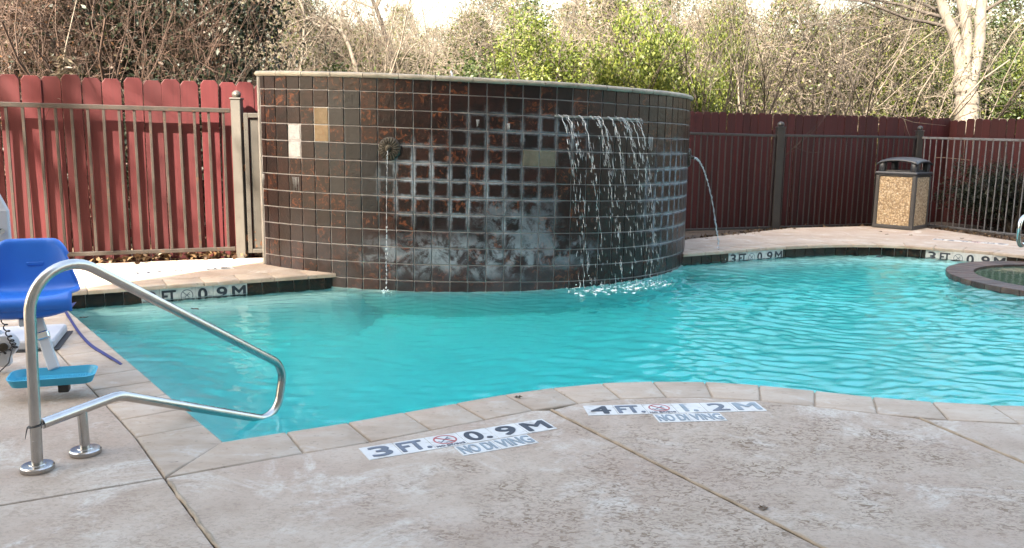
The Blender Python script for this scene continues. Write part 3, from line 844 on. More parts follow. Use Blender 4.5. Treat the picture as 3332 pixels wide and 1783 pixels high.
pts = ballistic(j2p - j2n * .02, hv, WATER, 60)
stream([p + Vector((rng.gauss(0, .003), rng.gauss(0, .002), rng.gauss(0, .002))) for p in pts[:52]], [.013 - .006 * min(1, i / 30) + .003 * math.sin(i * 2.1) for i in range(52)], 'stream', jet2)
mb = MB()
for i in range(46, 60):
    for _ in range(3):
        p = pts[i] + Vector((rng.gauss(0, .006), rng.gauss(0, .005), rng.uniform(-.015, .015))); mb.tube([p + Vector((0, 0, .018)), p, p - Vector((0, 0, .016))], [.001, .0065, .001], 6)
mb.build('droplets', M['fall'], jet2, True)['kind'] = 'stuff'

fall = thing('waterfall', (.9, 8.4, 1.5), 'broken water fall pouring in strands from the slot in the tiled wall', 'waterfall')
dm = MB()
NS = 26
for i in range(NS):
    f_ = (i + rng.uniform(0, 1)) / NS
    # strands bunch together as in the picture
    f_ = f_ + .030 * math.sin(f_ * 2 * PI * 6.2)
    th = tha + (thb - tha) * min(.995, max(.01, f_)); q = wpt(th, CR + .022); ax = Vector((math.cos(th), math.sin(th), 0)); tx = Vector((-math.sin(th), math.cos(th), 0))
    big = i % 3 == 0
    v0 = ax * rng.uniform(.42, .60) + tx * (rng.uniform(.20, .30))
    pts = ballistic(Vector((q.x, q.y, zs0 + (zs1 - zs0) * f_ + .012)), v0, WATER, 90)
    solid = rng.randint(18, 44) if big else rng.randint(6, 22)
    r0 = rng.uniform(.0026, .0042) if big else rng.uniform(.0014, .0024)
    if solid > 5:
        ph = rng.random() * 9
        stream([p + tx * (.006 * math.sin(k * .55 + ph) * min(1, k / 12)) + ax * rng.gauss(0, .002) for k, p in enumerate(pts[:solid])], [r0 * (.7 + .5 * abs(math.sin(k * .9 + ph))) for k in range(solid - 1)] + [.001], 'water_strand', fall, 6)
    for k in range(solid - 4, 90):
        pr_ = .46 if big else .24
        for _ in range(2 if big else 1):
            if rng.random() < pr_ * (1 - .35 * k / 90):
                sp = .004 + .022 * (k / 90); p = pts[k] + tx * rng.gauss(0, sp) + ax * rng.gauss(0, sp) + Vector((0, 0, rng.uniform(-.012, .012)))
                d = (pts[min(90, k + 1)] - pts[k - 1]).normalized(); L = rng.uniform(.010, .030 + .018 * k / 90); rr = rng.uniform(.0013, .0032)
                dm.tube([p - d * L, p - d * L * .2, p + d * L * .5, p + d * L], [.0006, rr * .8, rr, .0006], 5)
dm.build('droplets', M['fall'], fall, True)['kind'] = 'stuff'
# splash where it lands
sp = thing('splash', (1.25, 8.5, WATER), 'white foamy splash where the broken fall meets the pool', 'splash', kind='stuff')
sm_ = MB()
for i in range(200):
    f_ = rng.random(); th = tha + (thb - tha) * f_ + .03; q = wpt(th, CR + .022 + .33 + rng.gauss(0, .09)); z = WATER + abs(rng.gauss(0, .022)) + .002
    if rng.random() < .12: z += rng.expovariate(1 / .05)
    r_ = rng.uniform(.002, .007); fl_ = rng.uniform(.25, 1.)
    c = Vector((q.x + rng.gauss(0, .05), q.y + rng.gauss(0, .03), z)); sm_.tube([c - Vector((r_, 0, 0)), c - Vector((r_ * .5, 0, 0)), c + Vector((r_ * .5, 0, 0)), c + Vector((r_, 0, 0))], [.0008, r_ * .8, r_ * .8, .0008], 6)
sm_.build('foam_drops', M['foam'], sp, True)['kind'] = 'stuff'
fm_ = MB()
for i in range(46):
    f_ = rng.random(); th = tha + (thb - tha) * f_ + .03; q = wpt(th, CR + .35 + rng.gauss(0, .10)); L = rng.uniform(.012, .04); n_ = 8; c = Vector((q.x, q.y, WATER + .010))
    ring_ = [c + Vector((math.cos(2 * PI * k / n_) * L * rng.uniform(.5, 1.1), math.sin(2 * PI * k / n_) * L * .5 * rng.uniform(.4, 1.1), rng.uniform(-.003, .006))) for k in range(n_)]
    fm_.add(ring_ + [c + Vector((0, 0, .008))], [(k, (k + 1) % n_, n_) for k in range(n_)])
fm_.build('foam_patch', M['foam'], sp, True)['kind'] = 'stuff'
for c0, s_ in ((pts[-1], 0),): pass
for (cx, cy, lab) in ((j1p.x + j1n.x * .10, j1p.y + j1n.y * .10, 'small splash under the medallion trickle'), (tgt.x, tgt.y, 'small splash under the arching side jet')):
    mb = MB()
    for i in range(34):
        r_ = rng.uniform(.002, .007); c = Vector((cx + rng.gauss(0, .035), cy + rng.gauss(0, .03), WATER + abs(rng.gauss(0, .015)) + .003)); mb.tube([c - Vector((r_, 0, 0)), c - Vector((r_ * .5, 0, 0)), c + Vector((r_ * .5, 0, 0)), c + Vector((r_, 0, 0))], [.0008, r_ * .8, r_ * .8, .0008], 5)
    tag(mb.build('splash', M['foam'], None, True), lab, 'splash', kind='stuff')

# ------------------------------------------------------------------ spa ring at the right
spa = thing('spa_rim', (6.1, 8.95, 0), 'dark tiled rim of the round spa set into the pool', 'spa')
SR, SI, SZ = 1.33, 1.05, -.075
nseg = 44
for i in range(nseg):
    a0 = 2 * PI * i / nseg + .002; a1 = 2 * PI * (i + 1) / nseg - .002; q = []
    for a in (a0, (a0 + a1) / 2, a1): q.append(V2(6.1 + SR * math.cos(a), 8.95 + SR * math.sin(a)))
    for a in (a1, (a0 + a1) / 2, a0): q.append(V2(6.1 + SI * math.cos(a), 8.95 + SI * math.sin(a)))
    mb = MB(); mb.prism(q, -.16, SZ + rng.uniform(-.001, .001), .006); mb.build('rim_tile', M['spa_tile'], spa)
mb = MB(); cyl = [(6.1 + (SR - .02) * math.cos(2 * PI * k / 48), 8.95 + (SR - .02) * math.sin(2 * PI * k / 48)) for k in range(48)]
inn = [(6.1 + (SI + .02) * math.cos(2 * PI * k / 48), 8.95 + (SI + .02) * math.sin(2 * PI * k / 48)) for k in range(48)]
vs = [(x, y, z) for ring_ in (cyl, inn) for z in (-.15, -1.15) for x, y in ring_]; fs = []
for k in range(48):
    k2 = (k + 1) % 48; fs += [(k, k2, 48 + k2, 48 + k), (96 + k2, 96 + k, 144 + k, 144 + k2)]
mb.add(vs, fs); mb.build('spa_wall', M['plaster'], spa)
mb = MB(); mb.add([(6.1 + (SI - .005) * math.cos(2 * PI * k / 48), 8.95 + (SI - .005) * math.sin(2 * PI * k / 48), -.10) for k in range(48)], [tuple(range(48))])
tag(mb.build('spa_water', M['spa_water']), 'still dark green water inside the round spa', 'water', kind='structure')

# ------------------------------------------------------------------ lettering
_tc = {}
def text_mesh(s, mat, size, bold=.012, sx=1.0, fit=None):
    key = (s, mat.name, size, bold, sx, fit)
    if key in _tc: return _tc[key]
    cu = bpy.data.curves.new('t', 'FONT'); cu.body = s; cu.size = size; cu.align_x = 'CENTER'; cu.align_y = 'CENTER'; cu.offset = 0; cu.extrude = .0006; cu.resolution_u = 6
    ob = bpy.data.objects.new('t', cu); COL.objects.link(ob); bpy.context.view_layer.update()
    me = bpy.data.meshes.new_from_object(ob.evaluated_get(bpy.context.evaluated_depsgraph_get()))
    bpy.data.objects.remove(ob); bpy.data.curves.remove(cu)
    co = [v.co for v in me.vertices]; cx_ = (min(c.x for c in co) + max(c.x for c in co)) / 2; cy_ = (min(c.y for c in co) + max(c.y for c in co)) / 2
    if fit: sx = (fit - 2 * bold * size) / (max(c.x for c in co) - min(c.x for c in co))
    for v in me.vertices: v.co.x = (v.co.x - cx_) * sx; v.co.y -= cy_
    src = [(v.co.x, v.co.y, v.co.z) for v in me.vertices]; pf = [tuple(p.vertices) for p in me.polygons]; b = MB(); e = bold * size
    for k, (ax_, ay_) in enumerate(((0, 0), (e, 0), (-e, 0), (0, e * .7), (0, -e * .7), (e * .7, e * .5), (-e * .7, -e * .5), (e * .7, -e * .5), (-e * .7, e * .5))): b.add([(x + ax_, y + ay_, z + k * .00012) for x, y, z in src], pf)
    bpy.data.meshes.remove(me); me = b.mesh('lettering', mat); _tc[key] = me
    return me
def sym_meshes(red):
    key = ('sym', red.name)
    if key in _tc: return _tc[key]
    n_ = 36; a = MB(); vs = []; fs = []
    for k in range(n_):
        w = 2 * PI * k / n_
        for r_, z in ((.047, 0), (.047, .0008), (.0545, .0008), (.0545, 0)): vs.append((r_ * math.cos(w), r_ * math.sin(w), z))
    for k in range(n_):
        for j in range(4): fs.append((k * 4 + j, ((k + 1) % n_) * 4 + j, ((k + 1) % n_) * 4 + (j + 1) % 4, k * 4 + (j + 1) % 4))
    a.add(vs, fs); d = Vector((.707, .707, 0)); a.box((0, 0, .0007), (.098, .007, .0014), (Vector((.707, -.707, 0)), d, Vector((0, 0, 1))))
    b = MB()
    for p0, p1, w in (((-.030, -.028), (.024, .026), .007), ((.002, .0), (.028, .006), .005), ((-.030, -.022), (-.036, -.008), .004)):
        p0 = Vector((*p0, 0)); p1 = Vector((*p1, 0)); e = (p1 - p0); b.box((p0 + p1) / 2 + Vector((0, 0, .0004)), (e.length, w, .0008), (e.normalized(), Vector((-e.normalized().y, e.normalized().x, 0)), Vector((0, 0, 1))))
    for y in (-.030, -.037): b.box((.006, y, .0004), (.05 - abs(y + .03) * 2, .0025, .0008))
    _tc[key] = (a.mesh('ring', red), b.mesh('diver', M['ink_worn'])); return _tc[key]
TS = .1515
mk_tile = None
def marker(origin, u, v, nrm, chars, label, group=None, inks=None, nodive=None, red=None, sub=True, size=.158, jitter=.002):
    """row of six tiles; origin = top left corner, u = reading direction, v = up, nrm = out of the face"""
    global mk_tile
    if mk_tile is None:
        b = MB(); b.cbox((0, 0, .002), (TS, TS, .008), .0015); mk_tile = b.mesh('tile', M['marker'])
    root = thing('depth_marker', origin, label, 'depth marker', group)
    rotm = Matrix((u, v, nrm)).transposed().to_4x4()
    for i, ch in enumerate(chars):
        c = u * (i + .5) * .1533 - v * (.1533 / 2) - nrm * .0032
        t = link('tile', mk_tile, root, c, (rotm @ Matrix.Rotation(rng.gauss(0, .004), 4, 'Z')).to_euler())
        if ch == '*':
            rd = red or M['ink_red']; a, b = sym_meshes(rd)
            yo = .012 if sub else 0
            link('symbol', a, t, (0, yo, .0062)); link('symbol', b, t, (0, yo, .0062))
            if sub: link('lettering', text_mesh('NO DIVING', M['ink_worn'], .026, .03), t, (0, -.058, .0065))
        else:
            ink = inks[i] if inks else M['ink']
            link('lettering', text_mesh(ch, ink, size, .032, 1., {'FT.': .138, 'FT': .122, '0.': .118, '1.': .072, 'M': .128, '4': .104}.get(ch, .096)), t, (0, 0, .0065))
    if nodive is not None:
        w, h, u0 = nodive
        tw = w / 2 - .002
        b = MB(); b.cbox((0, 0, .002), (tw, h, .008), .0015); tm = b.mesh('tile', M['marker'])
        for k in (0, 1):
            c = u * (u0 + w * (.25 + .5 * k)) - v * (.1533 + .006 + h / 2) - nrm * .0034
            t = link('tile', tm, root, c, (rotm @ Matrix.Rotation(rng.gauss(0, .008), 4, 'Z')).to_euler())
            link('lettering', text_mesh('NO DI' if k == 0 else 'VING', M['ink_grey'], .128, .022, 1., tw * (.93 if k else .90)), t, (0, 0, .0065))
    return root
Z = Vector((0, 0, 1))
def ground_axes(ang): return Vector((math.cos(ang), math.sin(ang), 0)), Vector((-math.sin(ang), math.cos(ang), 0))
u, v = ground_axes(.477)
marker(Vector((-.663, 3.555, .0)), u, v, Z, ['3', 'FT.', '*', '0.', '9', 'M'], 'white 3 FT 0.9 M depth tiles with bold black numerals near the handrail corner', 'depth markers', [M['ink_worn'], M['ink_worn'], None, M['ink'], M['ink'], M['ink']], (.37, .118, .38))
u, v = ground_axes(.1176)
marker(Vector((.368, 4.188, .0)), u, v, Z, ['4', 'FT.', '*', '1.', '2', 'M'], 'white 4 FT 1.2 M depth tiles with faded grey letters beside the curved coping', 'depth markers', [M['ink'], M['ink_worn'], None, M['ink_grey'], M['ink_worn'], M['ink_grey']], (.345, .122, .32))
def edge_marker(p, q, label, start=None):
    """vertical waterline marker on the pool side under the coping, reading from p to q seen from the pool"""
    u = Vector((q.x - p.x, q.y - p.y, 0)).normalized(); nrm = u.cross(Z)
    marker(Vector((p.x, p.y, -.037)) - nrm * .0132, u, Z, nrm, ['3', 'FT', '*', '0.', '9', 'M'], label, 'depth markers', red=M['ink_worn'], sub=False)
d = V2(2.24, 1.23).normalized()
c0 = on_plane(352, 722, -.02); a = V2(-3.94, 7.07) + d * ((V2(c0.x, c0.y) - V2(-3.94, 7.07)).dot(d))
edge_marker(a, a + d, 'half submerged depth tiles below the coping left of the tiled wall')
def nearest(pts, x): return min(pts, key=lambda p: abs(p.x - x))
fr = farright_edge
a = on_plane(1822, 633, -.03); b = on_plane(1950, 623, -.03)
fine = resample(farright_edge, .01)
pa = min(fine, key=lambda p: (p - V2(a.x, a.y)).length); pb = min(fine, key=lambda p: abs((p - pa).length - .92) + (10 if p.x < pa.x else 0))
edge_marker(pa, pb, 'half submerged depth tiles under the coping by the arching jet')
a = on_plane(2335, 622, -.03); pa = min(fine, key=lambda p: (p - V2(a.x, a.y)).length); pb = min(fine, key=lambda p: abs((p - pa).length - .92) + (10 if p.x < pa.x else 0))
edge_marker(pa, pb, 'half submerged depth tiles under the coping behind the spa')
# deck markers read from the other side (upside down from here)
d3 = Vector((d.x, d.y, 0)); q = on_plane(590, 676)
marker(Vector((q.x, q.y, 0)) , -d3, Vector((d.y, -d.x, 0)), Z, ['3', 'FT.', '*', '0.', '9', 'M'], 'sunlit upside down depth tiles in the deck by the red fence', 'depth markers')
q = on_plane(2535, 617); d4 = Vector((.80, -.58, 0)).normalized()
marker(Vector((q.x, q.y, 0)), -d4, Vector((d4.y, -d4.x, 0)), Z, ['3', 'FT.', '*', '0.', '9', 'M'], 'worn upside down depth tiles in the deck in front of the trash can', 'depth markers', [M['ink_worn']] * 6)

# ------------------------------------------------------------------ fences
def board_mesh(name, w, h, t, ear, mat):
    """dog-eared picket standing on z=0, width along x, front to -y"""
    e = .003; pr = [(-w / 2, 0), (w / 2, 0), (w / 2, h - ear), (w / 2 - ear * .75, h), (-w / 2 + ear * .75, h), (-w / 2, h - ear)]
    vs = []; n_ = len(pr); cx_, cz_ = 0, h / 2
    for y, k in ((t, 0), (-t + e, 0), (-t, 1)):
        for x, z in pr: vs.append((x - k * e * (1 if x > 0 else -1), y, z - (k * e if z > .1 else -k * e)))
    fs = [tuple(range(n_))] + [tuple(range(3 * n_ - 1, 2 * n_ - 1, -1))]
    for r_ in range(2):
        for i in range(n_): fs.append((r_ * n_ + i, r_ * n_ + n_ + i, r_ * n_ + n_ + (i + 1) % n_, r_ * n_ + (i + 1) % n_))
    me = bpy.data.meshes.new(name); me.from_pydata(vs, [], fs); me.materials.append(mat); me.update(); return me
def wood_fence(p, q, label, w, z0, ztop, ear, gapx, mat, name='wood_fence'):
    p, q = Vector(p), Vector(q); d = (q - p); L = d.length; d.normalize(); root = thing(name, (p.x, p.y, 0), label, 'fence')
    me = board_mesh('board', w - gapx, ztop - z0, .009, ear, mat); n_ = int(L / w); a = math.atan2(d.y, d.x)
    for i in range(n_):
        s_ = (i + .5) * w + rng.gauss(0, .002); zz = z0 + rng.gauss(0, .008)
        o = link('board', me, root, (d.x * s_ + d.y * rng.gauss(0, .002), d.y * s_ - d.x * rng.gauss(0, .002), zz), (rng.gauss(0, .003), rng.gauss(0, .004), a), (rng.uniform(.965, 1.0), 1, 1))
    up_ = Vector((0, 0, 1)); dn = Vector((d.x, d.y, 0)); nb_ = Vector((-d.y, d.x, 0))
    for z in (z0 + .35, ztop - .3):
        mb = MB(); mb.box(Vector((p.x, p.y, z)) + dn * L / 2 + nb_ * .03, (L, .038, .088), (dn, nb_, up_)); mb.build('backing_rail', mat, root)
    return root
nb3 = Vector((-iron_d.y, iron_d.x))
wa = ironL(-2.3) + nb3 * .14; wb = ironL(2.6) + nb3 * .14
wood_fence(wa, wb, 'sunlit red painted board fence behind the brown iron railing', .186, -.06, 1.89, .042, .0045, M['red'])
RA, RP1, RP2 = V2(2.0, 12.42), V2(4.06, 13.16), V2(6.62, 14.10)
rd_ = (RP2 - RP1).normalized(); rn_ = V2(-rd_.y, rd_.x)
rc = RP2 + V2(.92, .86)
wood_fence(RA + rn_ * .42 - rd_ * .6, rc, 'red board fence tinted darker for shade behind the tiled wall and trash can', .142, -.12, 1.745, .030, .0035, M['red_shade'])
r3d = V2(.69, -1.32).normalized()
wood_fence(rc - r3d * .12, rc + r3d * 5.5, 'red board fence tinted darker for shade behind the clipped dark shrub', .142, -.12, 1.72, .030, .0035, M['red_shade'])

def iron_section(root, p, q, zt0, zt1, zb, spacing, bar, rail, mat, first=.5):
    p, q = Vector((p.x, p.y, 0)), Vector((q.x, q.y, 0)); d = q - p; L = d.length; d.normalize(); nb_ = Vector((-d.y, d.x, 0)); up_ = Vector((0, 0, 1))
    t = Vector((d.x * L, d.y * L, zt1 - zt0)); tl = t.length; t.normalize(); tu = nb_.cross(t) * -1
    mb = MB(); mb.cbox(p + d * L / 2 + up_ * ((zt0 + zt1) / 2), (tl, rail, rail), .004, (t, nb_, t.cross(nb_))); mb.build('top_rail', mat, root)
    mb = MB(); mb.cbox(p + d * L / 2 + up_ * zb, (L, rail * .9, rail * .9), .004, (d, nb_, up_)); mb.build('bottom_rail', mat, root)
    n_ = int(L / spacing)
    bmesh_ = {}
    b = MB(); hh = (zt0 + zt1) / 2 - zb - rail * .9; b.cbox((0, 0, 0), (bar, bar, hh), .0025); me = b.mesh('picket', mat)
    for i in range(n_):
        s_ = (i + first) * L / n_; zt = zt0 + (zt1 - zt0) * s_ / L
        c = p + d * s_ + up_ * ((zt + zb) / 2) - wloc(root)
        link('picket', me, root, c, (rng.gauss(0, .004), rng.gauss(0, .004), math.atan2(d.y, d.x)), (1, 1, (zt - zb - rail * .8) / hh))
def iron_post(root, p, h, w, mat, z0=-.05, knob=True):
    mb = MB(); mb.cbox((p.x, p.y, (h + z0) / 2), (w, w, h - z0), .006); o = mb.build('post', mat, root)
    mb = MB(); mb.cbox((p.x, p.y, h + .008), (w * 1.18, w * 1.18, .018), .005)
    if knob:
        mb.lathe([(w * .30, 0), (w * .40, .012), (w * .46, .035), (w * .40, .058), (w * .2, .075), (w * .05, .08)], (p.x, p.y, h + .016), 12)
    mb.build('post_cap', mat, root)
fl = thing('iron_fence', (ironL(0).x, ironL(0).y, 0), 'brown rusty iron railing in front of the sunlit red fence', 'railing')
iron_section(fl, ironL(-2.35), ironL(1.53), 1.612, 1.582, .105, .1435, .027, .046, M['iron'])
# gate with its post, between the iron railing and the tiled wall
gp = ironL(1.60)
gt = thing('gate', (gp.x, gp.y, 0), 'beige metal gate panel and rusty post beside the tiled wall', 'gate')
iron_post(gt, gp, 1.70, .105, M['beige'])
gd = (V2(-2.33, 9.38) - gp); gl_ = gd.length; gd = Vector((gd.x, gd.y, 0)).normalized(); gn = Vector((-gd.y, gd.x, 0)); g0 = Vector((gp.x, gp.y, 0)) + gd * .062 - gn * .05
def gbox(name, s0, s1, z0, z1, t, mat, off=0):
    mb = MB(); mb.cbox(g0 + gd * ((s0 + s1) / 2) + gn * off + Vector((0, 0, (z0 + z1) / 2)), (s1 - s0, t, z1 - z0), .004, (gd, gn, Vector((0, 0, 1)))); return mb.build(name, mat, gt)
gbox('frame_stile', .006, .052, .06, 1.56, .045, M['beige']); gbox('frame_rail', .052, gl_, 1.51, 1.56, .045, M['beige']); gbox('frame_rail', .052, gl_, .06, .105, .045, M['beige'])
gbox('panel', .060, gl_, .112, 1.502, .012, M['beige'], .008)
mb = MB()
for i in range(26):
    s_ = rng.uniform(.07, gl_ - .02); z = .11 + abs(rng.gauss(0, .10)); c = g0 + gd * s_ + Vector((0, 0, z)) - gn * .001; h_ = rng.uniform(.012, .05); w_ = rng.uniform(.006, .022)
    mb.add([c + gd * w_ * rng.uniform(-1, -.4), c + gd * w_ * .8 + Vector((0, 0, h_ * .3)), c + Vector((0, 0, h_)), c + gd * w_ * -.3 + Vector((0, 0, h_ * .6)) - gn * .008], [(0, 1, 2, 3)])
mb.build('rust_flakes', M['rust'], gt)['kind'] = 'stuff'
for z in (1.42, .98, .22):
    mb = MB(); mb.lathe([(.012, -.035), (.012, .035)], Vector((gp.x, gp.y, z)) + gd * .058 - gn * .02, 8); mb.build('hinge', M['rust'], gt, True)
fr1 = thing('iron_fence', (RP1.x, RP1.y, 0), 'dark iron railing in the shade between the tiled wall and trash can', 'railing')
iron_section(fr1, RA, RP1 - rd_ * .05, 1.425, 1.400, .0, .105, .016, .036, M['iron_dark'])
iron_section(fr1, RP1 + rd_ * .05, RP2 - rd_ * .05, 1.405, 1.405, .0, .105, .016, .036, M['iron_dark'])
iron_post(fr1, RP1, 1.52, .115, M['iron_dark'], -.08)
fr2 = thing('iron_fence', (RP2.x, RP2.y, 0), 'grey iron railing with bright pickets in front of the dark shrub', 'railing')
iron_post(fr2, RP2, 1.50, .10, M['iron_dark'], -.08)
P3 = V2(RP2.x, RP2.y) + r3d * .06; P4 = V2(RP2.x, RP2.y) + r3d * 5.0
iron_section(fr2, P3, P4, 1.40, 1.33, .0, .105, .016, .036, M['iron_grey'])

# ------------------------------------------------------------------ stainless handrail
ra = on_plane(95, 1182); ang = math.radians(60.5); rdv = Vector((math.cos(ang), math.sin(ang), 0))
hr = thing('handrail', (ra.x, ra.y, 0), 'brushed stainless steel pool handrail on two posts by the corner', 'handrail')
def rp(t, z): return Vector((ra.x, ra.y, 0)) + rdv * t + Vector((0, 0, z))
RAD = .0218
def fillet(pts, rs, n_=9):
    out = [pts[0]]
    for i in range(1, len(pts) - 1):
        a, b, c = pts[i - 1], pts[i], pts[i + 1]; d1 = (a - b).normalized(); d2 = (c - b).normalized(); r_ = rs[i - 1]
        half = d1.angle(d2) / 2; tl = min(r_ / math.tan(half), .49 * (a - b).length + .3, .49 * (c - b).length + .3); r_ = tl * math.tan(half)
        p1 = b + d1 * tl; p2 = b + d2 * tl; cc = b + (d1 + d2).normalized() * (r_ / math.sin(half))
        u1 = (p1 - cc); u2 = (p2 - cc); w = u1.angle(u2)
        for k in range(n_ + 1):
            f_ = k / n_; out.append(cc + (u1 * math.sin((1 - f_) * w) + u2 * math.sin(f_ * w)) / math.sin(w))
    return out + [pts[-1]]
main = fillet([rp(0, 0), rp(.028, .96), rp(1.385, .11), rp(1.31, -.18), rp(.385, .212), rp(.034, .185)], [.185, .13, .115, .14], 14)
mb = MB(); mb.tube(main, RAD, 20); mb.build('rail_tube', M['steel'], hr, True, 50)
mb = MB(); mb.tube([rp(.21, 0), rp(.207, .195)], RAD * .92, 18); mb.build('post', M['steel'], hr, True, 50)
for t in (0, .21):
    mb = MB(); mb.lathe([(.062, 0), (.064, .006), (.063, .018), (.058, .023), (.032, .024), (.030, .027), (.026, .027)], rp(t, .001), 32); mb.build('escutcheon', M['steel'], hr, True, 35)
mb = MB(); c_ = rp(.0055, .186); ringp = [c_ + Vector((math.cos(2 * PI * k / 20) * .0275, math.sin(2 * PI * k / 20) * .0275, .004 * math.cos(2 * PI * k / 20))) for k in range(21)]
mb.tube(ringp, .0028, 6); mb.tube([c_ + Vector((-.022, -.018, 0)), c_ + Vector((-.026, -.022, -.02)), c_ + Vector((-.034, -.02, -.05))], [.0028, .0022, .001], 6); mb.build('cable_tie', M['black'], hr, True)
# far handrail at the right edge of the deck
fa = Vector((6.95, 10.55, 0))
hr2 = thing('handrail', fa, 'chrome handrail beside the spa rim at the far deck', 'handrail')
pth = fillet([Vector((6.95, 10.55, 0)), Vector((6.95, 10.55, .92)), Vector((5.61, 9.42, .50)), Vector((5.65, 9.45, .20)), Vector((6.75, 10.38, .36))], [.14, .12, .10], 10)
mb = MB(); mb.tube(pth, .024, 16); mb.build('rail_tube', M['chrome'], hr2, True, 50)
mb = MB(); mb.tube([Vector((6.72, 10.36, 0)), Vector((6.72, 10.36, .36))], .022, 14); mb.build('post', M['chrome'], hr2, True, 50)
for q in (pth[0], Vector((6.72, 10.36, 0))):
    mb = MB(); mb.lathe([(.055, 0), (.055, .016), (.03, .02)], Vector((q.x, q.y, .001)), 20); mb.build('escutcheon', M['chrome'], hr2, True, 40)

# ------------------------------------------------------------------ pool lift
fX = Vector((.95, .32, 0)).normalized(); fF = Vector((.32, -.95, 0)).normalized()     # seat right (as seen), seat front
sc0 = Vector((-2.61, 4.50, 0))
lift = thing('pool_lift', sc0, 'white pool lift with blue bucket seat and light blue footrest', 'pool lift')
def sp_(a, b, z): return sc0 + fX * a + fF * b + Vector((0, 0, z))
def seat_shell():
    # profile from the lip in front over the pan up the back, swept across the width with a bucket curve
    prof = [(.205, .435), (.212, .462), (.195, .486), (.15, .484), (.05, .468), (-.06, .460), (-.12, .470), (-.155, .505), (-.172, .56), (-.188, .63), (-.200, .70), (-.206, .735), (-.214, .750), (-.229, .748)]
    prof = [tuple(p) for p in catmull([Vector(p) for p in prof], 3)]
    nu = 25; W2 = .245; vs = []; m = len(prof)
    for j in range(nu):
        s_ = -1 + 2 * j / (nu - 1)
        for i, (b, z) in enumerate(prof):
            f_ = i / (m - 1); back = max(0, min(1, (f_ - .42) / .25)); pan = 1 - back
            wid = W2 * (1.0 + .02 * pan - .10 * back - .16 * back * max(0, (z - .52) / .23))
            x = s_ * wid
            # rounded top corners and raised edges
            zz = z; bb = b
            if z > .64: zz = z - .075 * max(0, abs(s_) - .62) ** 2 / .144 * ((z - .64) / .11)
            bb = b + .050 * (abs(s_) ** 3) * back
            zz = zz + .028 * (abs(s_) ** 3) * pan * (1 if f_ > .1 else .5) - (.022 * abs(s_) ** 4 if f_ < .16 else 0)
            vs.append(sp_(x, bb, zz))
    fs = [(j * m + i, j * m + i + 1, (j + 1) * m + i + 1, (j + 1) * m + i) for j in range(nu - 1) for i in range(m - 1)]
    mb = MB(); mb.add(vs, fs); o = mb.build('seat', M['blue'], lift, True)
    so_ = o.modifiers.new('s', 'SOLIDIFY'); so_.thickness = .012; so_.offset = -1
    return o
seat = seat_shell()
# skirt under the front lip of the seat
vs = []; nu = 21
for j in range(nu):
    s_ = -1 + 2 * j / (nu - 1); x = s_ * .24; ee = 1 - abs(s_) ** 3 * .55
    for b, z in ((.209, .447), (.213, .43), (.20, .43 - .03 * ee), (.15, .43 - .05 * ee), (-.05, .42 - .02 * ee)): vs.append(sp_(x * (1 if z > .425 else .97), b, z + .012 * abs(s_) ** 3))
mb = MB(); mb.add(vs, [(j * 5 + i, j * 5 + i + 1, j * 5 + 6 + i, j * 5 + 5 + i) for j in range(nu - 1) for i in range(4)]); mb.build('seat_skirt', M['blue'], lift, True)
# moulded grip slot in the back
mb = MB(); mb.cbox(sp_(.02, -.176, .625), (.085, .012, .022), .005, (fX, fF, Vector((0, 0, 1)))); mb.build('grip_slot', M['blue'], lift)
# arm coming down behind the seat
def bar(name, a, b, w, t, mat=None, ch=.006, par=None):
    d = (b - a); L = d.length; d.normalize(); sx = fX - d * fX.dot(d); sx.normalize(); sy = d.cross(sx)
    mb = MB(); mb.cbox((a + b) / 2, (w, t, L), ch, (sx, sy, d)); return mb.build(name, mat or M['white_metal'], par or lift)
arm0 = sp_(-.15, -.30, .52); arm1 = sp_(-.15, -.30, .90); arm2 = sp_(-.22, -.33, 1.05); arm3 = sp_(-.50, -.55, 1.22); arm4 = sp_(-.85, -.80, 1.22)
bar('arm', arm0, arm1 + Vector((0, 0, .02)), .07, .05); bar('arm', arm1, arm2, .075, .05); bar('arm', arm2 - Vector((0, 0, .02)), arm3, .075, .05); bar('arm', arm3, arm4, .075, .05)
mb = MB(); mb.lathe([(.017, -.004), (.017, .006), (.009, .007), (.009, .004)], sp_(-.15, -.274, .80), 16, fF); mb.build('bolt', M['chrome'], lift, True, 35)
bar('seat_bracket', sp_(-.2, -.285, .60), sp_(.05, -.24, .60), .05, .05)
# mast, base and drive unit to the left
mast = sc0 + Vector((-.86, .62, 0))
mb = MB(); mb.cbox(mast + Vector((0, 0, .66)), (.10, .10, 1.2), .01); mb.build('mast', M['white_metal'], lift)
bq = on_plane(25, 897); bc = Vector((bq.x, bq.y, 0))
mb = MB(); mb.cbox(bc + Vector((-.28, .28, .035)), (.80, .48, .06), .012, (fX, -fF, Vector((0, 0, 1)))); mb.build('base_plate', M['white_metal'], lift)
mb = MB(); mb.cbox(bc + Vector((-.28, .28, .0045)), (.86, .54, .006), .002, (fX, -fF, Vector((0, 0, 1)))); mb.build('base_mat', M['black'], lift)
gc = on_plane(14, 868, .16); 
mb = MB(); mb.lathe([(.03, -.05), (.062, -.045), (.066, 0), (.062, .045), (.03, .05)], gc, 24, fF); o = mb.build('gear_housing', M['white_metal'], lift, True, 35)
mb = MB(); mb.lathe([(.024, .05), (.024, .062), (.016, .063)], gc, 16, fF); k_ = mb.build('axle_cap', M['bronze'], o, True, 35); k_.location = (0, 0, 0)
mb = MB(); mb.cbox(gc + Vector((-.03, .0, -.07)), (.10, .08, .10), .012, (fX, -fF, Vector((0, 0, 1)))); mb.build('gear_bracket', M['white_metal'], lift)
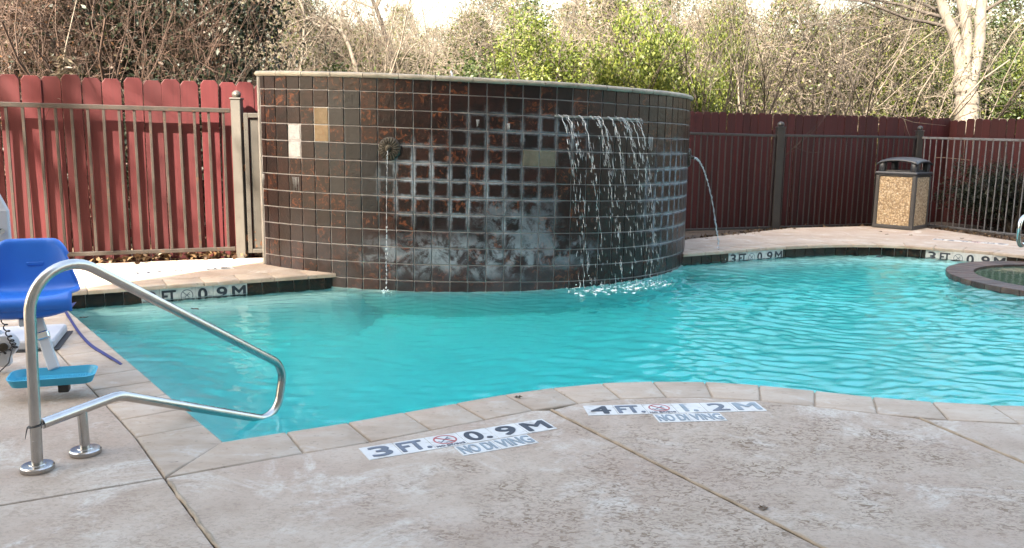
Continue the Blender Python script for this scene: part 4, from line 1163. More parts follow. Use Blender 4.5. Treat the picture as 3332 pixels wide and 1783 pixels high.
mb = MB(); mb.cbox(gc + fX * -.12 + Vector((0, .04, .03)), (.2, .12, .10), .03, (fX, -fF, Vector((0, 0, 1)))); mb.build('drive_cover', M['white_metal'], lift, True, 50)
# curly control cable
def coil(p0, p1, r_, turns, sag):
    pts = []; n_ = turns * 10
    for i in range(n_ + 1):
        f_ = i / n_; c = p0.lerp(p1, f_) + Vector((0, 0, -sag * math.sin(PI * f_))); w = 2 * PI * turns * f_; pts.append(c + fX * math.cos(w) * r_ + Vector((0, 0, 1)) * math.sin(w) * r_ * .8 + fF * .3 * r_ * math.sin(w))
    return pts
mb = MB(); mb.tube(coil(sp_(-.14, -.05, .40), gc + fX * .06 + fF * .06, .013, 7, .03), .0035, 6); mb.tube(coil(gc + fX * .06 + fF * .06, gc + fX * -.12 + fF * .07, .011, 6, .035), .0035, 6)
mb.tube([gc + fX * .05 + fF * .08, gc + fX * .03 + fF * .10 + Vector((0, 0, -.08)), gc + fX * -.02 + fF * .13 + Vector((0, 0, -.13)), gc + fX * -.1 + fF * .12 + Vector((0, 0, -.135))], .0035, 6); mb.build('control_cable', M['black'], lift, True)
# leg and footrest
l0 = sp_(.06, .12, .40); l1 = sp_(.15, .235, .12)
bar('leg_bar', l0, l1, .055, .035)
bar('seat_beam', sp_(-.02, -.2, .365), sp_(.02, .18, .365), .06, .04)
bar('clamp', l0.lerp(l1, .33) + fF * .004, l0.lerp(l1, .46) + fF * .004, .064, .046, M['chrome'])
for z in (.385, .372): 
    mb = MB(); mb.lathe([(.008, 0), (.008, .02), (.004, .024)], sp_(.052, .12, z), 8, fX); mb.build('bolt', M['chrome'], lift, True)
fc = sp_(.16, .33, .085); tr = []; 
def rrect(a, b, r_, n_=6):
    out = []
    for cx_, cy_, a0 in ((a - r_, b - r_, 0), (-a + r_, b - r_, PI / 2), (-a + r_, -b + r_, PI), (a - r_, -b + r_, 1.5 * PI)):
        for k in range(n_ + 1): w = a0 + PI / 2 * k / n_; out.append((cx_ + r_ * math.cos(w), cy_ + r_ * math.sin(w)))
    return out
tilt = .10
rings = [(rrect(.186, .082, .045), 0), (rrect(.205, .098, .055), .042), (rrect(.198, .091, .050), .043), (rrect(.178, .074, .040), .008)]
vs = []; m = len(rings[0][0])
for rr_, z in rings:
    for a, b in rr_: vs.append(fc + fX * a + fF * b + Vector((0, 0, z - tilt * b * .6)))
fs = [tuple(range(m - 1, -1, -1)), tuple(range(3 * m, 4 * m))]
for r_ in range(3):
    for i in range(m): fs.append((r_ * m + i, r_ * m + (i + 1) % m, r_ * m + m + (i + 1) % m, r_ * m + m + i))
mb = MB(); mb.add(vs, fs); ft = mb.build('footrest', M['cyan'], lift, True, 40)
mb = MB()
for i in range(26):
    for j in range(9):
        c = fc + fX * (-.15 + i * .012) + fF * (-.05 + j * .0125 + .006 * (i % 2)) + Vector((0, 0, .0088)); c.z -= tilt * ((c - fc).dot(fF)) * .6; mb.box(c, (.006, .006, .002), (fX, fF, Vector((0, 0, 1))))
o = mb.build('grip_dots', M['cyan'], ft); o.location = (0, 0, 0); o['kind'] = 'stuff'
mb = MB(); mb.cbox(fc + fX * .05 + fF * .02 + Vector((0, 0, -.028)), (.05, .06, .05), .004, (fX, fF, Vector((0, 0, 1)))); mb.build('footrest_bracket', M['black'], lift)
mb = MB(); mb.cbox(fc + fX * .02 + Vector((0, 0, -.006)), (.30, .05, .012), .003, (fX, fF, Vector((0, 0, 1)))); mb.build('footrest_beam', M['white_metal'], lift)
# blue strap from the seat over the coping into the water
st = catmull([on_plane(160, 775, .01), on_plane(176, 802, .008), on_plane(200, 838, .007), on_plane(228, 868, .007), on_plane(262, 890, .007), on_plane(292, 908, .006), on_plane(312, 922, -.01), on_plane(345, 945, -.11)], 8)
mb = MB(); vs = []; W_ = .010
for i, p in enumerate(st):
    t = (st[min(i + 1, len(st) - 1)] - st[max(0, i - 1)]).normalized(); s_ = t.cross(Vector((0, 0, 1))).normalized(); tw = .5 * math.sin(i * .16); s_ = (s_ * math.cos(tw) + Vector((0, 0, 1)) * math.sin(tw) * .4).normalized()
    vs += [p - s_ * W_, p + s_ * W_, p + s_ * W_ + Vector((0, 0, .003)), p - s_ * W_ + Vector((0, 0, .003))]
fs = [(3, 2, 1, 0)]
for i in range(len(st) - 1):
    for k in range(4): fs.append((i * 4 + k, i * 4 + (k + 1) % 4, i * 4 + 4 + (k + 1) % 4, i * 4 + 4 + k))
mb.add(vs, fs); tag(mb.build('strap', M['strap'], None, True, 50), 'blue webbing strap lying over the coping from the lift seat', 'strap')

# ------------------------------------------------------------------ trash can
ca, cb, cc = on_plane(2211, 573), on_plane(2293, 580), on_plane(2350, 578)
bx_ = (ca - cb).normalized(); by_ = Vector((-bx_.y, bx_.x, 0)) * -1
if by_.dot(cc - cb) < 0: by_ = -by_
S_ = .60; ctr = cb + bx_ * S_ / 2 + by_ * S_ / 2; ctr.z = 0
can = thing('trash_can', ctr, 'square trash can with pebbled tan panels and dark domed lid', 'trash can')
ax3 = (bx_, by_, Vector((0, 0, 1)))
def cp(a, b, z): return ctr + bx_ * a + by_ * b + Vector((0, 0, z))
mb = MB(); mb.cbox(cp(0, 0, .03), (S_ + .02, S_ + .02, .055), .008, ax3); mb.build('base', M['bin_frame'], can)
mb = MB(); mb.cbox(cp(0, 0, .43), (S_ - .05, S_ - .05, .80), .006, ax3); mb.build('liner', M['bin_frame'], can)
PW = S_ - .11
for sx, sy in ((0, -1), (-1, 0), (1, 0), (0, 1)):
    mb = MB(); a = cp(sx * (S_ / 2 - .018), sy * (S_ / 2 - .018), .43); mb.cbox(a, ((.03 if sx else PW), (.03 if sy else PW), .74), .006, ax3); mb.build('panel', M['pebble'], can)
for sx in (-1, 1):
    for sy in (-1, 1):
        mb = MB(); mb.cbox(cp(sx * (S_ / 2 - .024), sy * (S_ / 2 - .024), .43), (.062, .062, .78), .012, ax3); mb.build('corner_post', M['bin_frame'], can)
mb = MB(); mb.cbox(cp(0, 0, .825), (S_ + .006, S_ + .006, .03), .008, ax3); mb.build('top_frame', M['bin_frame'], can)
lid = MB(); lid.cbox(cp(0, 0, .855), (S_ + .04, S_ + .04, .045), .014, ax3); lo_ = lid.build('lid', M['bin'], can, True, 35)
for sx in (-1, 1):
    for sy in (-1, 1):
        mb = MB(); a = cp(sx * .275, sy * .275, .87); b = cp(sx * .205, sy * .205, 1.03); d = (b - a).normalized(); mb.cbox((a + b) / 2, (.095, .095, .19), .02, (bx_, by_, Vector((0, 0, 1)))); o = mb.build('lid_pillar', M['bin'], lo_, True, 40); o.location = (0, 0, 0)
vs = []; N_ = 14
for i in range(N_ + 1):
    for j in range(N_ + 1):
        a = -1 + 2 * i / N_; b = -1 + 2 * j / N_; z = .985 + .105 * (1 - abs(a) ** 2.6) ** .8 * .6 + .105 * (1 - abs(b) ** 2.6) ** .8 * .4
        vs.append(cp(a * .305, b * .305, z))
fs = [(i * (N_ + 1) + j, i * (N_ + 1) + j + 1, (i + 1) * (N_ + 1) + j + 1, (i + 1) * (N_ + 1) + j) for i in range(N_) for j in range(N_)]
mb = MB(); mb.add(vs, fs); o = mb.build('dome', M['bin'], lo_, True); o.location = (0, 0, 0); sd = o.modifiers.new('s', 'SOLIDIFY'); sd.thickness = .022; sd.offset = 0
mb = MB(); mb.cbox(cp(0, 0, .885), (S_ - .12, S_ - .12, .03), .01, ax3); o = mb.build('inner_tray', M['black'], lo_); o.location = (0, 0, 0)

# ------------------------------------------------------------------ unseen building added behind the camera, sized so its shade covers the pool
hb = thing('shade_building', (5, -6, 0), 'unseen beige hotel block added behind the viewpoint to shade the pool', 'building')
def hbox(name, x0, x1, y0, y1, z0, z1, mat): mb = MB(); mb.box(((x0 + x1) / 2, (y0 + y1) / 2, (z0 + z1) / 2), (x1 - x0, y1 - y0, z1 - z0)); return mb.build(name, mat, hb)
BC, BD = V2(-8.79, -.45), V2(20, -3.0)
foot = [BC, BD, V2(20, -14), V2(-8.79, -14)]
mb = MB(); mb.prism(foot, -.15, 18.4); mb.build('wall', M['stucco'], hb)
mb = MB(); mb.prism(foot, 18.402, 18.65); mb.build('roof', M['roof'], hb)
wm = MB(); wm.cbox((0, 0, 0), (1.3, .06, 1.5), .01); wme = wm.mesh('window', M['glass']); wf = MB()
for dx, dz, w, h in ((0, .79, 1.46, .08), (0, -.79, 1.5, .08), (-.69, 0, .08, 1.5), (.69, 0, .08, 1.5)): wf.box((dx, 0, dz), (w, .09, h))
wfe = wf.mesh('window_frame', M['trim'])
fd_ = (BD - BC).normalized(); fa_ = math.atan2(fd_.y, fd_.x)
for i in range(7):
    for j in range(5):
        q = BC + fd_ * (2.0 + i * 3.7) + V2(-fd_.y, fd_.x) * .01
        o = link('window', wme, hb, (q.x - 5, q.y + 6, 1.6 + j * 3.2), (0, 0, fa_)); link('window_frame', wfe, o)

# ------------------------------------------------------------------ vegetation
def leaf_mesh(name, C, size, mat, seed, aspect=.5, up=.2, fold=.18):
    """one rhombic folded leaf at every centre"""
    rs = np.random.RandomState(seed); C = np.asarray(C, float); N = len(C)
    d = rs.normal(0, 1, (N, 3)); d[:, 2] = d[:, 2] * .7 + up * rs.normal(0, 1, N); d /= np.linalg.norm(d, axis=1)[:, None]
    s = rs.normal(0, 1, (N, 3)); s -= d * (s * d).sum(1)[:, None]; s /= np.linalg.norm(s, axis=1)[:, None] + 1e-9
    n_ = np.cross(d, s); L = size * rs.uniform(.55, 1.25, N)[:, None]
    V = np.stack([C - d * L * .5, C - s * L * aspect * .5 + n_ * L * fold * .5 - d * L * .05, C + d * L * .5, C + s * L * aspect * .5 + n_ * L * fold * .5 - d * L * .05], 1).reshape(-1, 3)
    Fq = np.arange(N * 4).reshape(N, 4)
    me = bpy.data.meshes.new(name); me.vertices.add(N * 4); me.vertices.foreach_set('co', V.ravel()); me.loops.add(N * 4); me.loops.foreach_set('vertex_index', Fq.ravel()); me.polygons.add(N)
    me.polygons.foreach_set('loop_start', np.arange(0, N * 4, 4)); me.materials.append(mat); me.update(calc_edges=True); me.validate(); return me
def clumps(n_leaf, n_cl, size, seed, shell=.35, sig=.16, flat=1.0, lo=0.0):
    """leaf centres in clumps inside an ellipsoid crown (size = full extents), base at z=lo"""
    rs = np.random.RandomState(seed); q = rs.normal(0, 1, (n_cl, 3)); q /= np.linalg.norm(q, axis=1)[:, None]; r = (shell + (1 - shell) * rs.rand(n_cl)) ** .7
    cc = q * r[:, None] * np.array(size) / 2 * rs.uniform(.8, 1.1, (n_cl, 1)); cc[:, 2] += size[2] / 2 + lo
    k = rs.randint(0, n_cl, n_leaf); sg = sig * rs.uniform(.5, 1.4, n_cl)[k]
    P = cc[k] + rs.normal(0, 1, (n_leaf, 3)) * sg[:, None] * np.array([1, 1, flat])
    return P[P[:, 2] > .02], cc
def grow(mb, p, d, L, r, depth, R_, kink=.22, upb=.05, kids=(2, 4), spread=.7, seg=5, shrink=.62, sides=3, minr=.0022):
    pts = [p.copy()]; rad = [r]; dd = d.copy()
    for i in range(seg):
        dd = (dd + Vector((R_.gauss(0, kink), R_.gauss(0, kink), R_.gauss(0, kink) + upb))).normalized(); p = p + dd * (L / seg); pts.append(p.copy()); rad.append(max(minr, r * (1 - .62 * (i + 1) / seg)))
        if depth > 0 and i >= 1:
            for _ in range(R_.randint(*kids) if i > 1 else 1):
                if R_.random() < .62:
                    o = dd.orthogonal().normalized(); o.rotate(Quaternion(dd, R_.uniform(0, 2 * PI))); nd = (dd + o * R_.uniform(spread * .5, spread * 1.4)).normalized()
                    grow(mb, p, nd, L * R_.uniform(.4, .75) * shrink / .62, rad[-1] * R_.uniform(.45, .75), depth - 1, R_, kink * 1.1, upb, kids, spread, max(3, seg - 1), shrink, sides, minr)
    mb.tube(pts, rad, sides if r < .02 else 7, caps=False)
def shrub_bare(name, mat, seed, nst, H, r0, lean=.35, depth=2, kink=.16, kids=(1, 3), spread=.7, label='', cat='shrub', group=None, upb=.05):
    R_ = random.Random(seed); root = thing(name, (0, 0, 0), label, cat, group); mb = MB()
    for i in range(nst):
        a = R_.uniform(0, 2 * PI); l = abs(R_.gauss(0, lean)); d = Vector((math.cos(a) * l, math.sin(a) * l, 1)).normalized()
        grow(mb, Vector((R_.gauss(0, .12), R_.gauss(0, .12), -.1)), d, H * R_.uniform(.65, 1.05), r0 * R_.uniform(.6, 1.1), depth, R_, kink, upb, kids, spread, 7)
    mb.build('stems', mat, root, True); return root
def thicket(name, seed, size, ntw, mat, label, group, leaf=None, nleaf=0, lsize=.06, nstem=7):
    """tangle of vines and twigs with a few dry leaves"""
    R_ = random.Random(seed); root = thing(name, (0, 0, 0), label, 'thicket', group); mb = MB(); w, dp, h = size
    for i in range(nstem):
        a = R_.uniform(0, 2 * PI); grow(mb, Vector((R_.uniform(-.4, .4) * w, R_.uniform(-.4, .4) * dp, -.1)), Vector((R_.gauss(0, .35), R_.gauss(0, .25), 1)).normalized(), h * R_.uniform(.7, 1.05), .022 * R_.uniform(.6, 1.5), 1, R_, .16, .03, (1, 2), .7, 7)
    for i in range(ntw):
        z = h * R_.random() ** .8; e = math.sqrt(max(.08, 1 - (z / h) ** 3)); p = Vector((R_.uniform(-.5, .5) * w * e, R_.uniform(-.5, .5) * dp * e, z)); d = Vector((R_.gauss(0, .8), R_.gauss(0, .8), R_.gauss(.1, .8))).normalized(); L = R_.uniform(.25, .9); pts = [p]; n_ = 5
        for k in range(n_): d = (d + Vector((R_.gauss(0, .3), R_.gauss(0, .3), R_.gauss(-.06, .3)))).normalized(); p = p + d * L / n_; pts.append(p)
        r_ = R_.uniform(.0025, .0065); mb.tube(pts, [r_ * (1 - .1 * k) for k in range(n_ + 1)], 3, caps=False)
    mb.build('stems', mat, root, True)
    if leaf:
        rs = np.random.RandomState(seed); P = np.stack([rs.uniform(-.5, .5, nleaf) * w, rs.uniform(-.5, .5, nleaf) * dp, h * rs.rand(nleaf) ** .8], 1); q = np.sqrt(np.clip(1 - (P[:, 2] / h) ** 3, .08, 1)); P[:, 0] *= q; P[:, 1] *= q
        link('foliage', leaf_mesh('foliage', P, lsize, leaf, seed), root)
    return root
def bush(name, seed, size, n_leaf, n_cl, leaf, lsize, label, group=None, cat='bush', stem='twig_dark', sig=.17, lo=.25, nst=6):
    R_ = random.Random(seed); root = thing(name, (0, 0, 0), label, cat, group); P, cc = clumps(n_leaf, n_cl, size, seed, .3, sig, .8, lo)
    link('foliage', leaf_mesh('foliage', P, lsize, leaf, seed), root); mb = MB()
    for i in range(nst): grow(mb, Vector((R_.gauss(0, .1), R_.gauss(0, .1), -.1)), Vector((R_.gauss(0, .3), R_.gauss(0, .3), 1)).normalized(), (size[2] + lo) * .85, .03, 1, R_, .14, .03, (1, 2), .7, 6)
    mb.build('stem', M[stem], root, True); return root
GZ = -.16
def put(o, xd, Y, rz=0., s=1., sz=None):
    p = at_depth(xd, 300, Y); o.location = (p.x, p.y, GZ); o.rotation_euler = (0, 0, rz); o.scale = (s, s, sz or s); return o
def scatter(proto, spots, labels=None):
    for i, (xd, Y, rz, s, sz) in enumerate(spots):
        o = proto if i == 0 else copy_tree(proto); put(o, xd, Y, rz, s, sz)
        if labels: o['label'] = labels[i]

# --- tangled tan thickets filling the back
tk1 = thicket('vine_thicket', 11, (3.2, 1.6, 3.6), 1500, M['twig_tan'], 'tangled pale tan vines and twigs behind the fences', 'pale vine thickets behind the fences', M['leaf_mix'], 7000, .06)
tk2 = thicket('vine_thicket', 12, (2.8, 1.6, 4.4), 1500, M['twig_tan'], 'tangled pale tan vines and twigs behind the fences', 'pale vine thickets behind the fences', M['leaf_mix'], 6500, .065)
R5 = random.Random(5)
scatter(tk1, [(x, R5.uniform(16.4, 19), R5.uniform(0, 6), R5.uniform(.85, 1.15), R5.uniform(.85, 1.25)) for x in (760, 900, 1040, 1190, 1520, 1660, 1830, 1980, 2130, 2260, 2660)])
scatter(tk2, [(x, R5.uniform(21, 26), R5.uniform(0, 6), R5.uniform(1.0, 1.35), R5.uniform(.95, 1.2)) for x in (640, 730, 830, 930, 1010, 1110, 1220, 1330, 1430, 1530, 1640, 1750, 1860, 1960, 2060, 2160, 2300, 2420, 2520, 2640)])
tb = thicket('vine_thicket', 13, (3.0, 1.4, 3.2), 1700, M['twig_brown'], 'dense brown vine tangle with dead leaves behind the sunlit fence', 'brown vine thickets behind the sunlit fence', M['leaf_vine'], 4200, .06)
scatter(tb, [(-60, 11.6, .3, 1., 1.05), (90, 11.9, 2.1, 1., 1.15), (230, 11.5, 4., 1., 1.05), (360, 12.1, 1.2, 1., 1.1), (480, 12.0, 5.1, .9, .95), (20, 14, 3., 1.2, 1.4), (260, 14.2, .8, 1.2, 1.5)])
# --- leafy bushes
lime1 = bush('lime_bush', 21, (2.0, 1.8, 3.6), 15000, 90, M['leaf_lime'], .075, 'tall bright yellow green leafy bush behind the tiled wall', 'bright leafy bushes')
scatter(lime1, [(1335, 15.6, .4, .9, .98), (1420, 16.2, 2.4, .75, .80), (1290, 18.5, 4.4, .9, 1.0)],
        ['tall bright yellow green bush above the middle of the tiled wall', 'shorter yellow green bush beside the tall one above the tiled wall', 'yellow green bush partly hidden behind the tall one'])
lime2 = bush('lime_bush', 22, (2.6, 1.8, 2.2), 13000, 80, M['leaf_lime'], .072, 'low bright green leafy bush rising behind the cap of the tiled wall', 'low bright bushes')
scatter(lime2, [(1590, 15.4, .4, .8, 1.55), (1690, 16.0, 3.0, .75, 1.4), (1500, 15.2, 1.6, .6, 1.05), (2290, 18.8, 2.2, .75, 1.6), (2560, 19.2, 1.2, .7, 1.4), (2600, 18.4, 3.1, .8, 1.5), (1835, 17.4, 4.1, .65, 1.65), (2215, 17.6, 5.0, .7, 1.5), (2040, 18.4, .9, .65, 1.6)],
        ['bright leafy bush right above the water fall slot of the tiled wall', 'bright leafy bush over the right shoulder of the tiled wall', 'small bright bush beside the tall lime bush above the tiled wall', 'bright leafy bush left of the large pale forked tree', 'bright bush just right of the large pale forked tree', 'tallest bright bush right of the large pale forked tree', 'bright bush among bare stems behind the first dark railing post', 'bright bush behind the fence directly above the trash can', 'bright bush between two bare dark shrubs behind the shaded fence'])
gr1 = bush('green_bush', 23, (2.6, 1.8, 2.2), 12000, 80, M['leaf_green'], .075, 'mid green leafy undergrowth bush behind the fences', 'mid green bushes')
scatter(gr1, [(880, 14.6, .4, .9, 1.05), (1130, 14.8, 2.6, 1.0, 1.12), (1230, 14.5, 4.9, .9, 1.05), (1030, 15.2, 3.3, .8, 1.0), (1790, 16.6, 5.3, .7, 1.0), (2350, 19.5, .7, .8, 1.3), (1480, 21, 1., 1.2, 1.5), (2530, 18.5, .2, 1., 1.35), (2350, 21.5, 4.2, 1.1, 1.5), (1800, 17.4, 2., .8, .7), (1560, 22, 2.2, 1.2, 1.7), (2090, 22.5, 2.4, 1.2, 1.3), (1900, 24, 1.4, 1.2, 1.5), (760, 20, .9, 1.1, 1.1)])
hi = bush('leafy_tree', 24, (3.6, 2.8, 3.4), 6500, 60, M['leaf_green'], .11, 'loose leafy green tree crown against the sky at the wood edge', 'loose green trees', 'tree', 'bark', .24, 2.6, 4)
scatter(hi, [(1740, 25, .3, 1., 1.), (2600, 21, 2., 1., 1.), (2200, 27, 4., 1., 1.0), (1300, 27, 5., 1., 1.05), (2300, 23.5, 1.1, .8, .9)])
# --- dark evergreen and brown oak at the left
ev = bush('evergreen_tree', 31, (3.0, 2.6, 3.6), 13000, 80, M['leaf_dark'], .09, 'dark evergreen tree standing behind the sunlit red fence', None, 'tree', 'bark', .22, 1.2, 5)
put(ev, 470, 12.3, .5, .95, 1.)
ev2 = copy_tree(ev); tag(ev2, 'dark evergreen growing through the brown vines far along the sunlit fence', 'tree'); put(ev2, 100, 15.5, 2.8, 1.1, 1.1)
dk = bush('ivy_bush', 32, (2.4, 1.4, 1.7), 6000, 50, M['leaf_dark'], .075, 'low dark ivy bush peeping over the sunlit red fence', 'dark ivy bushes', 'bush', 'twig_dark', .16, .3)
scatter(dk, [(545, 11.4, .4, 1., 1.15), (430, 11.2, 2., .8, 1.12), (10, 11.3, 3.3, .9, 1.35), (620, 12.5, 1., .9, 1.35), (150, 11.1, 4.4, .7, 1.1), (300, 11.3, 5.4, .7, 1.15)])
oak = thing('oak_tree', (0, 0, 0), 'oak with clinging red brown leaves beside the evergreen', 'tree'); R6 = random.Random(61); mb = MB()
grow(mb, Vector((0, 0, -.1)), Vector((.05, 0, 1)), 4.2, .09, 2, R6, .1, .08, (1, 3), .8, 8); mb.build('trunk', M['bark'], oak, True)
P, cc = clumps(3600, 46, (2.2, 1.8, 2.0), 62, .2, .17, .8, 2.7); link('crown', leaf_mesh('crown', P, .085, M['leaf_brown'], 63), oak); put(oak, 590, 13.0, 0, .8, .98)
# --- bare multi stem shrubs with dark stems rising over the shaded fence
for nm, sd, H, lab in (('bare_shrub', 41, 3.4, 'bare shrub with dark wavy stems fanning over the shaded fence'),):
    bs = shrub_bare(nm, M['twig_dark'], sd, 6, H, .022, .36, 2, .09, (1, 2), .55, lab, 'shrub', 'bare dark stemmed shrubs', .03)
    scatter(bs, [(1800, 14.6, .2, 1., 1.05), (2070, 15.3, 2.2, 1.0, 1.15), (2140, 15.6, 5.2, .9, 1.1), (1860, 14.9, 3.0, .9, 1.1)])
bt = shrub_bare('bare_sapling', M['twig_tan'], 43, 8, 4.6, .026, .30, 3, .13, (1, 2), .7, 'bare pale sapling clump among the vines behind the fences', 'sapling', 'pale bare saplings', .04)
scatter(bt, [(690, 17, .2, 1., 1.), (820, 18.5, 2.2, 1., 1.), (960, 17.4, 4., 1., 1.05), (1090, 19, 1., 1., 1.), (1560, 19.5, 3., 1., 1.), (1720, 20, .6, 1., 1.), (1880, 19, 2.6, 1., 1.), (2020, 20, 5., 1., 1.), (2180, 19, 3.6, 1., 1.), (2590, 19.6, 1., 1., 1.)])
br = shrub_bare('brown_sapling', M['twig_brown'], 44, 9, 2.9, .016, .45, 2, .12, (1, 2), .6, 'reddish brown bare stems rising over the sunlit red fence', 'sapling', 'brown saplings by the sunlit fence', .03)
scatter(br, [(120, 10.9, .3, 1., 1.), (330, 11.0, 2.4, 1., 1.05), (460, 11.2, 4., .9, 1.), (560, 11.4, 1., .8, .85), (210, 11.2, 5.4, 1., 1.)])
# --- leaning pale limbs
def limb(pts, r0, r1, label, mat='bark_pale', twigs=10, seed=1):
    P = catmull(pts, 6); R_ = random.Random(seed); mb = MB(); n_ = len(P); mb.tube(P, [r0 + (r1 - r0) * i / (n_ - 1) for i in range(n_)], 8)
    root = thing('leaning_tree', P[0], label, 'tree'); mb.build('trunk', M[mat], root, True); tb_ = MB()
    for k in range(twigs):
        i = R_.randint(n_ // 3, n_ - 2); d = (P[i + 1] - P[i]).normalized(); o = d.orthogonal().normalized(); o.rotate(Quaternion(d, R_.uniform(0, 2 * PI))); grow(tb_, P[i], (d + o * R_.uniform(.4, 1.2)).normalized(), R_.uniform(.5, 1.4), r1 * .8, 1, R_, .16, .03, (1, 2), .7, 5)
    tb_.build('branches', M['twig_tan'], root, True)
def gp_(xd, Y): q = at_depth(xd, 300, Y); return Vector((q.x, q.y, GZ))
limb([gp_(960, 17.5), at_depth(880, 120, 17.5), at_depth(790, 60, 17.4), at_depth(690, -40, 17.3)], .05, .022, 'pale limb leaning left over the tan vines', seed=2, twigs=14)
limb([gp_(700, 17.0), at_depth(765, 90, 17.2), at_depth(740, -30, 17.2)], .04, .02, 'slim pale limb rising beside the leaning one', seed=3, twigs=12)
limb([gp_(1080, 18.2), at_depth(960, 60, 18.2), at_depth(905, -40, 18.2)], .055, .03, 'dark limb slanting through the tan vines', 'bark', seed=4, twigs=10)
limb([gp_(1380, 21.), at_depth(1470, 110, 21.), at_depth(1545, -20, 21.)], .06, .035, 'pale limb crossing behind the lime bush', seed=5, twigs=10)
limb([gp_(1620, 21.2), at_depth(1500, 100, 21.2), at_depth(1440, -20, 21.2)], .055, .03, 'second pale limb crossing it to form an X', seed=6, twigs=10)
# --- big pale forked tree at the right
bgt = thing('forked_tree', gp_(2432, 15.9), 'large pale barked tree forking into three trunks behind the shaded fence', 'tree')
def trunk(pts, rs, name='trunk'):
    P = catmull(pts, 8); n_ = len(P); rr = []
    for i in range(n_):
        f_ = i / (n_ - 1) * (len(rs) - 1); k = min(int(f_), len(rs) - 2); rr.append((rs[k] + (rs[k + 1] - rs[k]) * (f_ - k)) * (1 + .05 * math.sin(i * 1.3)))
    mb = MB(); mb.tube(P, rr, 16); return mb.build(name, M['bark_pale'], bgt, True)
A = lambda x, y: at_depth(x, y, 15.9)
trunk([gp_(2436, 15.9), A(2432, 290), A(2425, 220), A(2418, 165), A(2400, 90), A(2375, 30), A(2352, -60), A(2335, -200)], [0.238, 0.208, 0.177, 0.119, 0.093, 0.081, 0.075, 0.062])
trunk([A(2425, 230), A(2428, 160), A(2432, 90), A(2424, 30), A(2405, -60), A(2395, -220)], [0.115, 0.106, 0.093, 0.084, 0.075, 0.062], 'limb')
trunk([A(2435, 240), A(2452, 170), A(2464, 100), A(2468, 20), A(2480, -80), A(2490, -240)], [0.115, 0.106, 0.097, 0.093, 0.084, 0.062], 'limb')
tb_ = MB(); R8 = random.Random(8)
for p, d in ((A(2380, 45), (-1, .1, .15)), (A(2392, 70), (-1, -.2, .3)), (A(2455, 40), (1, 0, .5)), (A(2360, -20), (-.8, .2, .5)), (A(2432, 80), (-.5, .3, .6)), (A(2460, 0), (.9, -.2, .7))):
    grow(tb_, p, Vector(d).normalized(), 2.4, .035, 2, R8, .14, .02, (1, 2), .7, 6)
tb_.build('branches', M['bark'], bgt, True)
# --- far wood: reads as one mass
rs = np.random.RandomState(77); N = 42000
X_ = rs.uniform(-34, 44, N); Y_ = rs.uniform(30, 40, N); tops = 5.7 + .7 * np.sin(X_ * .45) + .7 * np.sin(X_ * 1.3 + 2) + .5 * np.sin(X_ * 2.9 + 1); Zz = rs.rand(N) ** .85 * tops
fw_ = link('far_wood', leaf_mesh('far_wood', np.stack([X_, Y_, Zz], 1), .24, M['leaf_far'], 78)); tag(fw_, 'distant tan brown winter wood behind the thickets', 'wood', kind='stuff')
N = 15000; X_ = rs.uniform(-34, 44, N); Y_ = rs.uniform(30, 40, N); tops = 4.4 + 1.6 * np.sin(X_ * .7 + 1) + 1.2 * np.sin(X_ * 1.9); Zz = rs.rand(N) * np.maximum(.5, tops)
fw_ = link('far_wood', leaf_mesh('far_wood', np.stack([X_, Y_, Zz], 1), .22, M['leaf_green'], 79)); tag(fw_, 'distant green foliage scattered through the winter wood', 'wood', kind='stuff')
# --- shrub behind the grey railing
sh = bush('clipped_shrub', 51, (2.5, .9, 1.0), 16000, 130, M['leaf_dark'], .05, 'dense dark clipped shrub behind the grey iron railing', None, 'shrub', 'twig_dark', .11, .10, 8)
q = V2(7.72, 13.25); sh.location = (q.x, q.y, -.05); sh.rotation_euler = (0, 0, math.atan2(r3d.y, r3d.x))
# dry vine tuft and stick hanging over the sunlit fence
R9 = random.Random(9); mb = MB(); tuft = thing('dead_vine', at_depth(60, 230, 9.0), 'dead vine tuft hooked over the sunlit red boards', 'vine')
for k in range(16): p0 = at_depth(60, 235, 8.95); grow(mb, p0 + Vector((R9.gauss(0, .05), 0, R9.gauss(0, .08))), Vector((R9.gauss(0, 1), R9.gauss(0, .3), R9.gauss(-.2, 1))).normalized(), .22, .004, 1, R9, .35, 0, (1, 2), .9, 4)
mb.build('stems', M['twig_brown'], tuft, True); p0 = at_depth(55, 240, 8.97)
link('foliage', leaf_mesh('foliage', np.array([(p0.x + R9.gauss(0, .06), p0.y + R9.gauss(0, .03), p0.z + R9.gauss(0, .10)) for _ in range(90)]) - np.array(wloc(tuft)), .05, M['leaf_brown'], 3), tuft)
mb = MB(); cane = thing('dry_cane', at_depth(160, 200, 10.2), 'dry cane with narrow tan leaves over the sunlit red fence', 'cane')
mb.tube([at_depth(150, 230, 10.2), at_depth(165, 120, 10.3), at_depth(200, -30, 10.4)], [.009, .008, .006], 6); mb.build('stem', M['twig_tan'], cane, True)
Pn = []
for k in range(110):
    f_ = R9.random(); q = at_depth(155 + 14 * f_ + R9.gauss(0, 16), 205 - 70 * f_ * R9.random() + R9.gauss(0, 9), 9.6 + R9.gauss(0, .08)); Pn.append(tuple(q - wloc(cane)))
link('foliage', leaf_mesh('foliage', np.array(Pn), .13, M['leaf_tan'], 4, .2), cane)
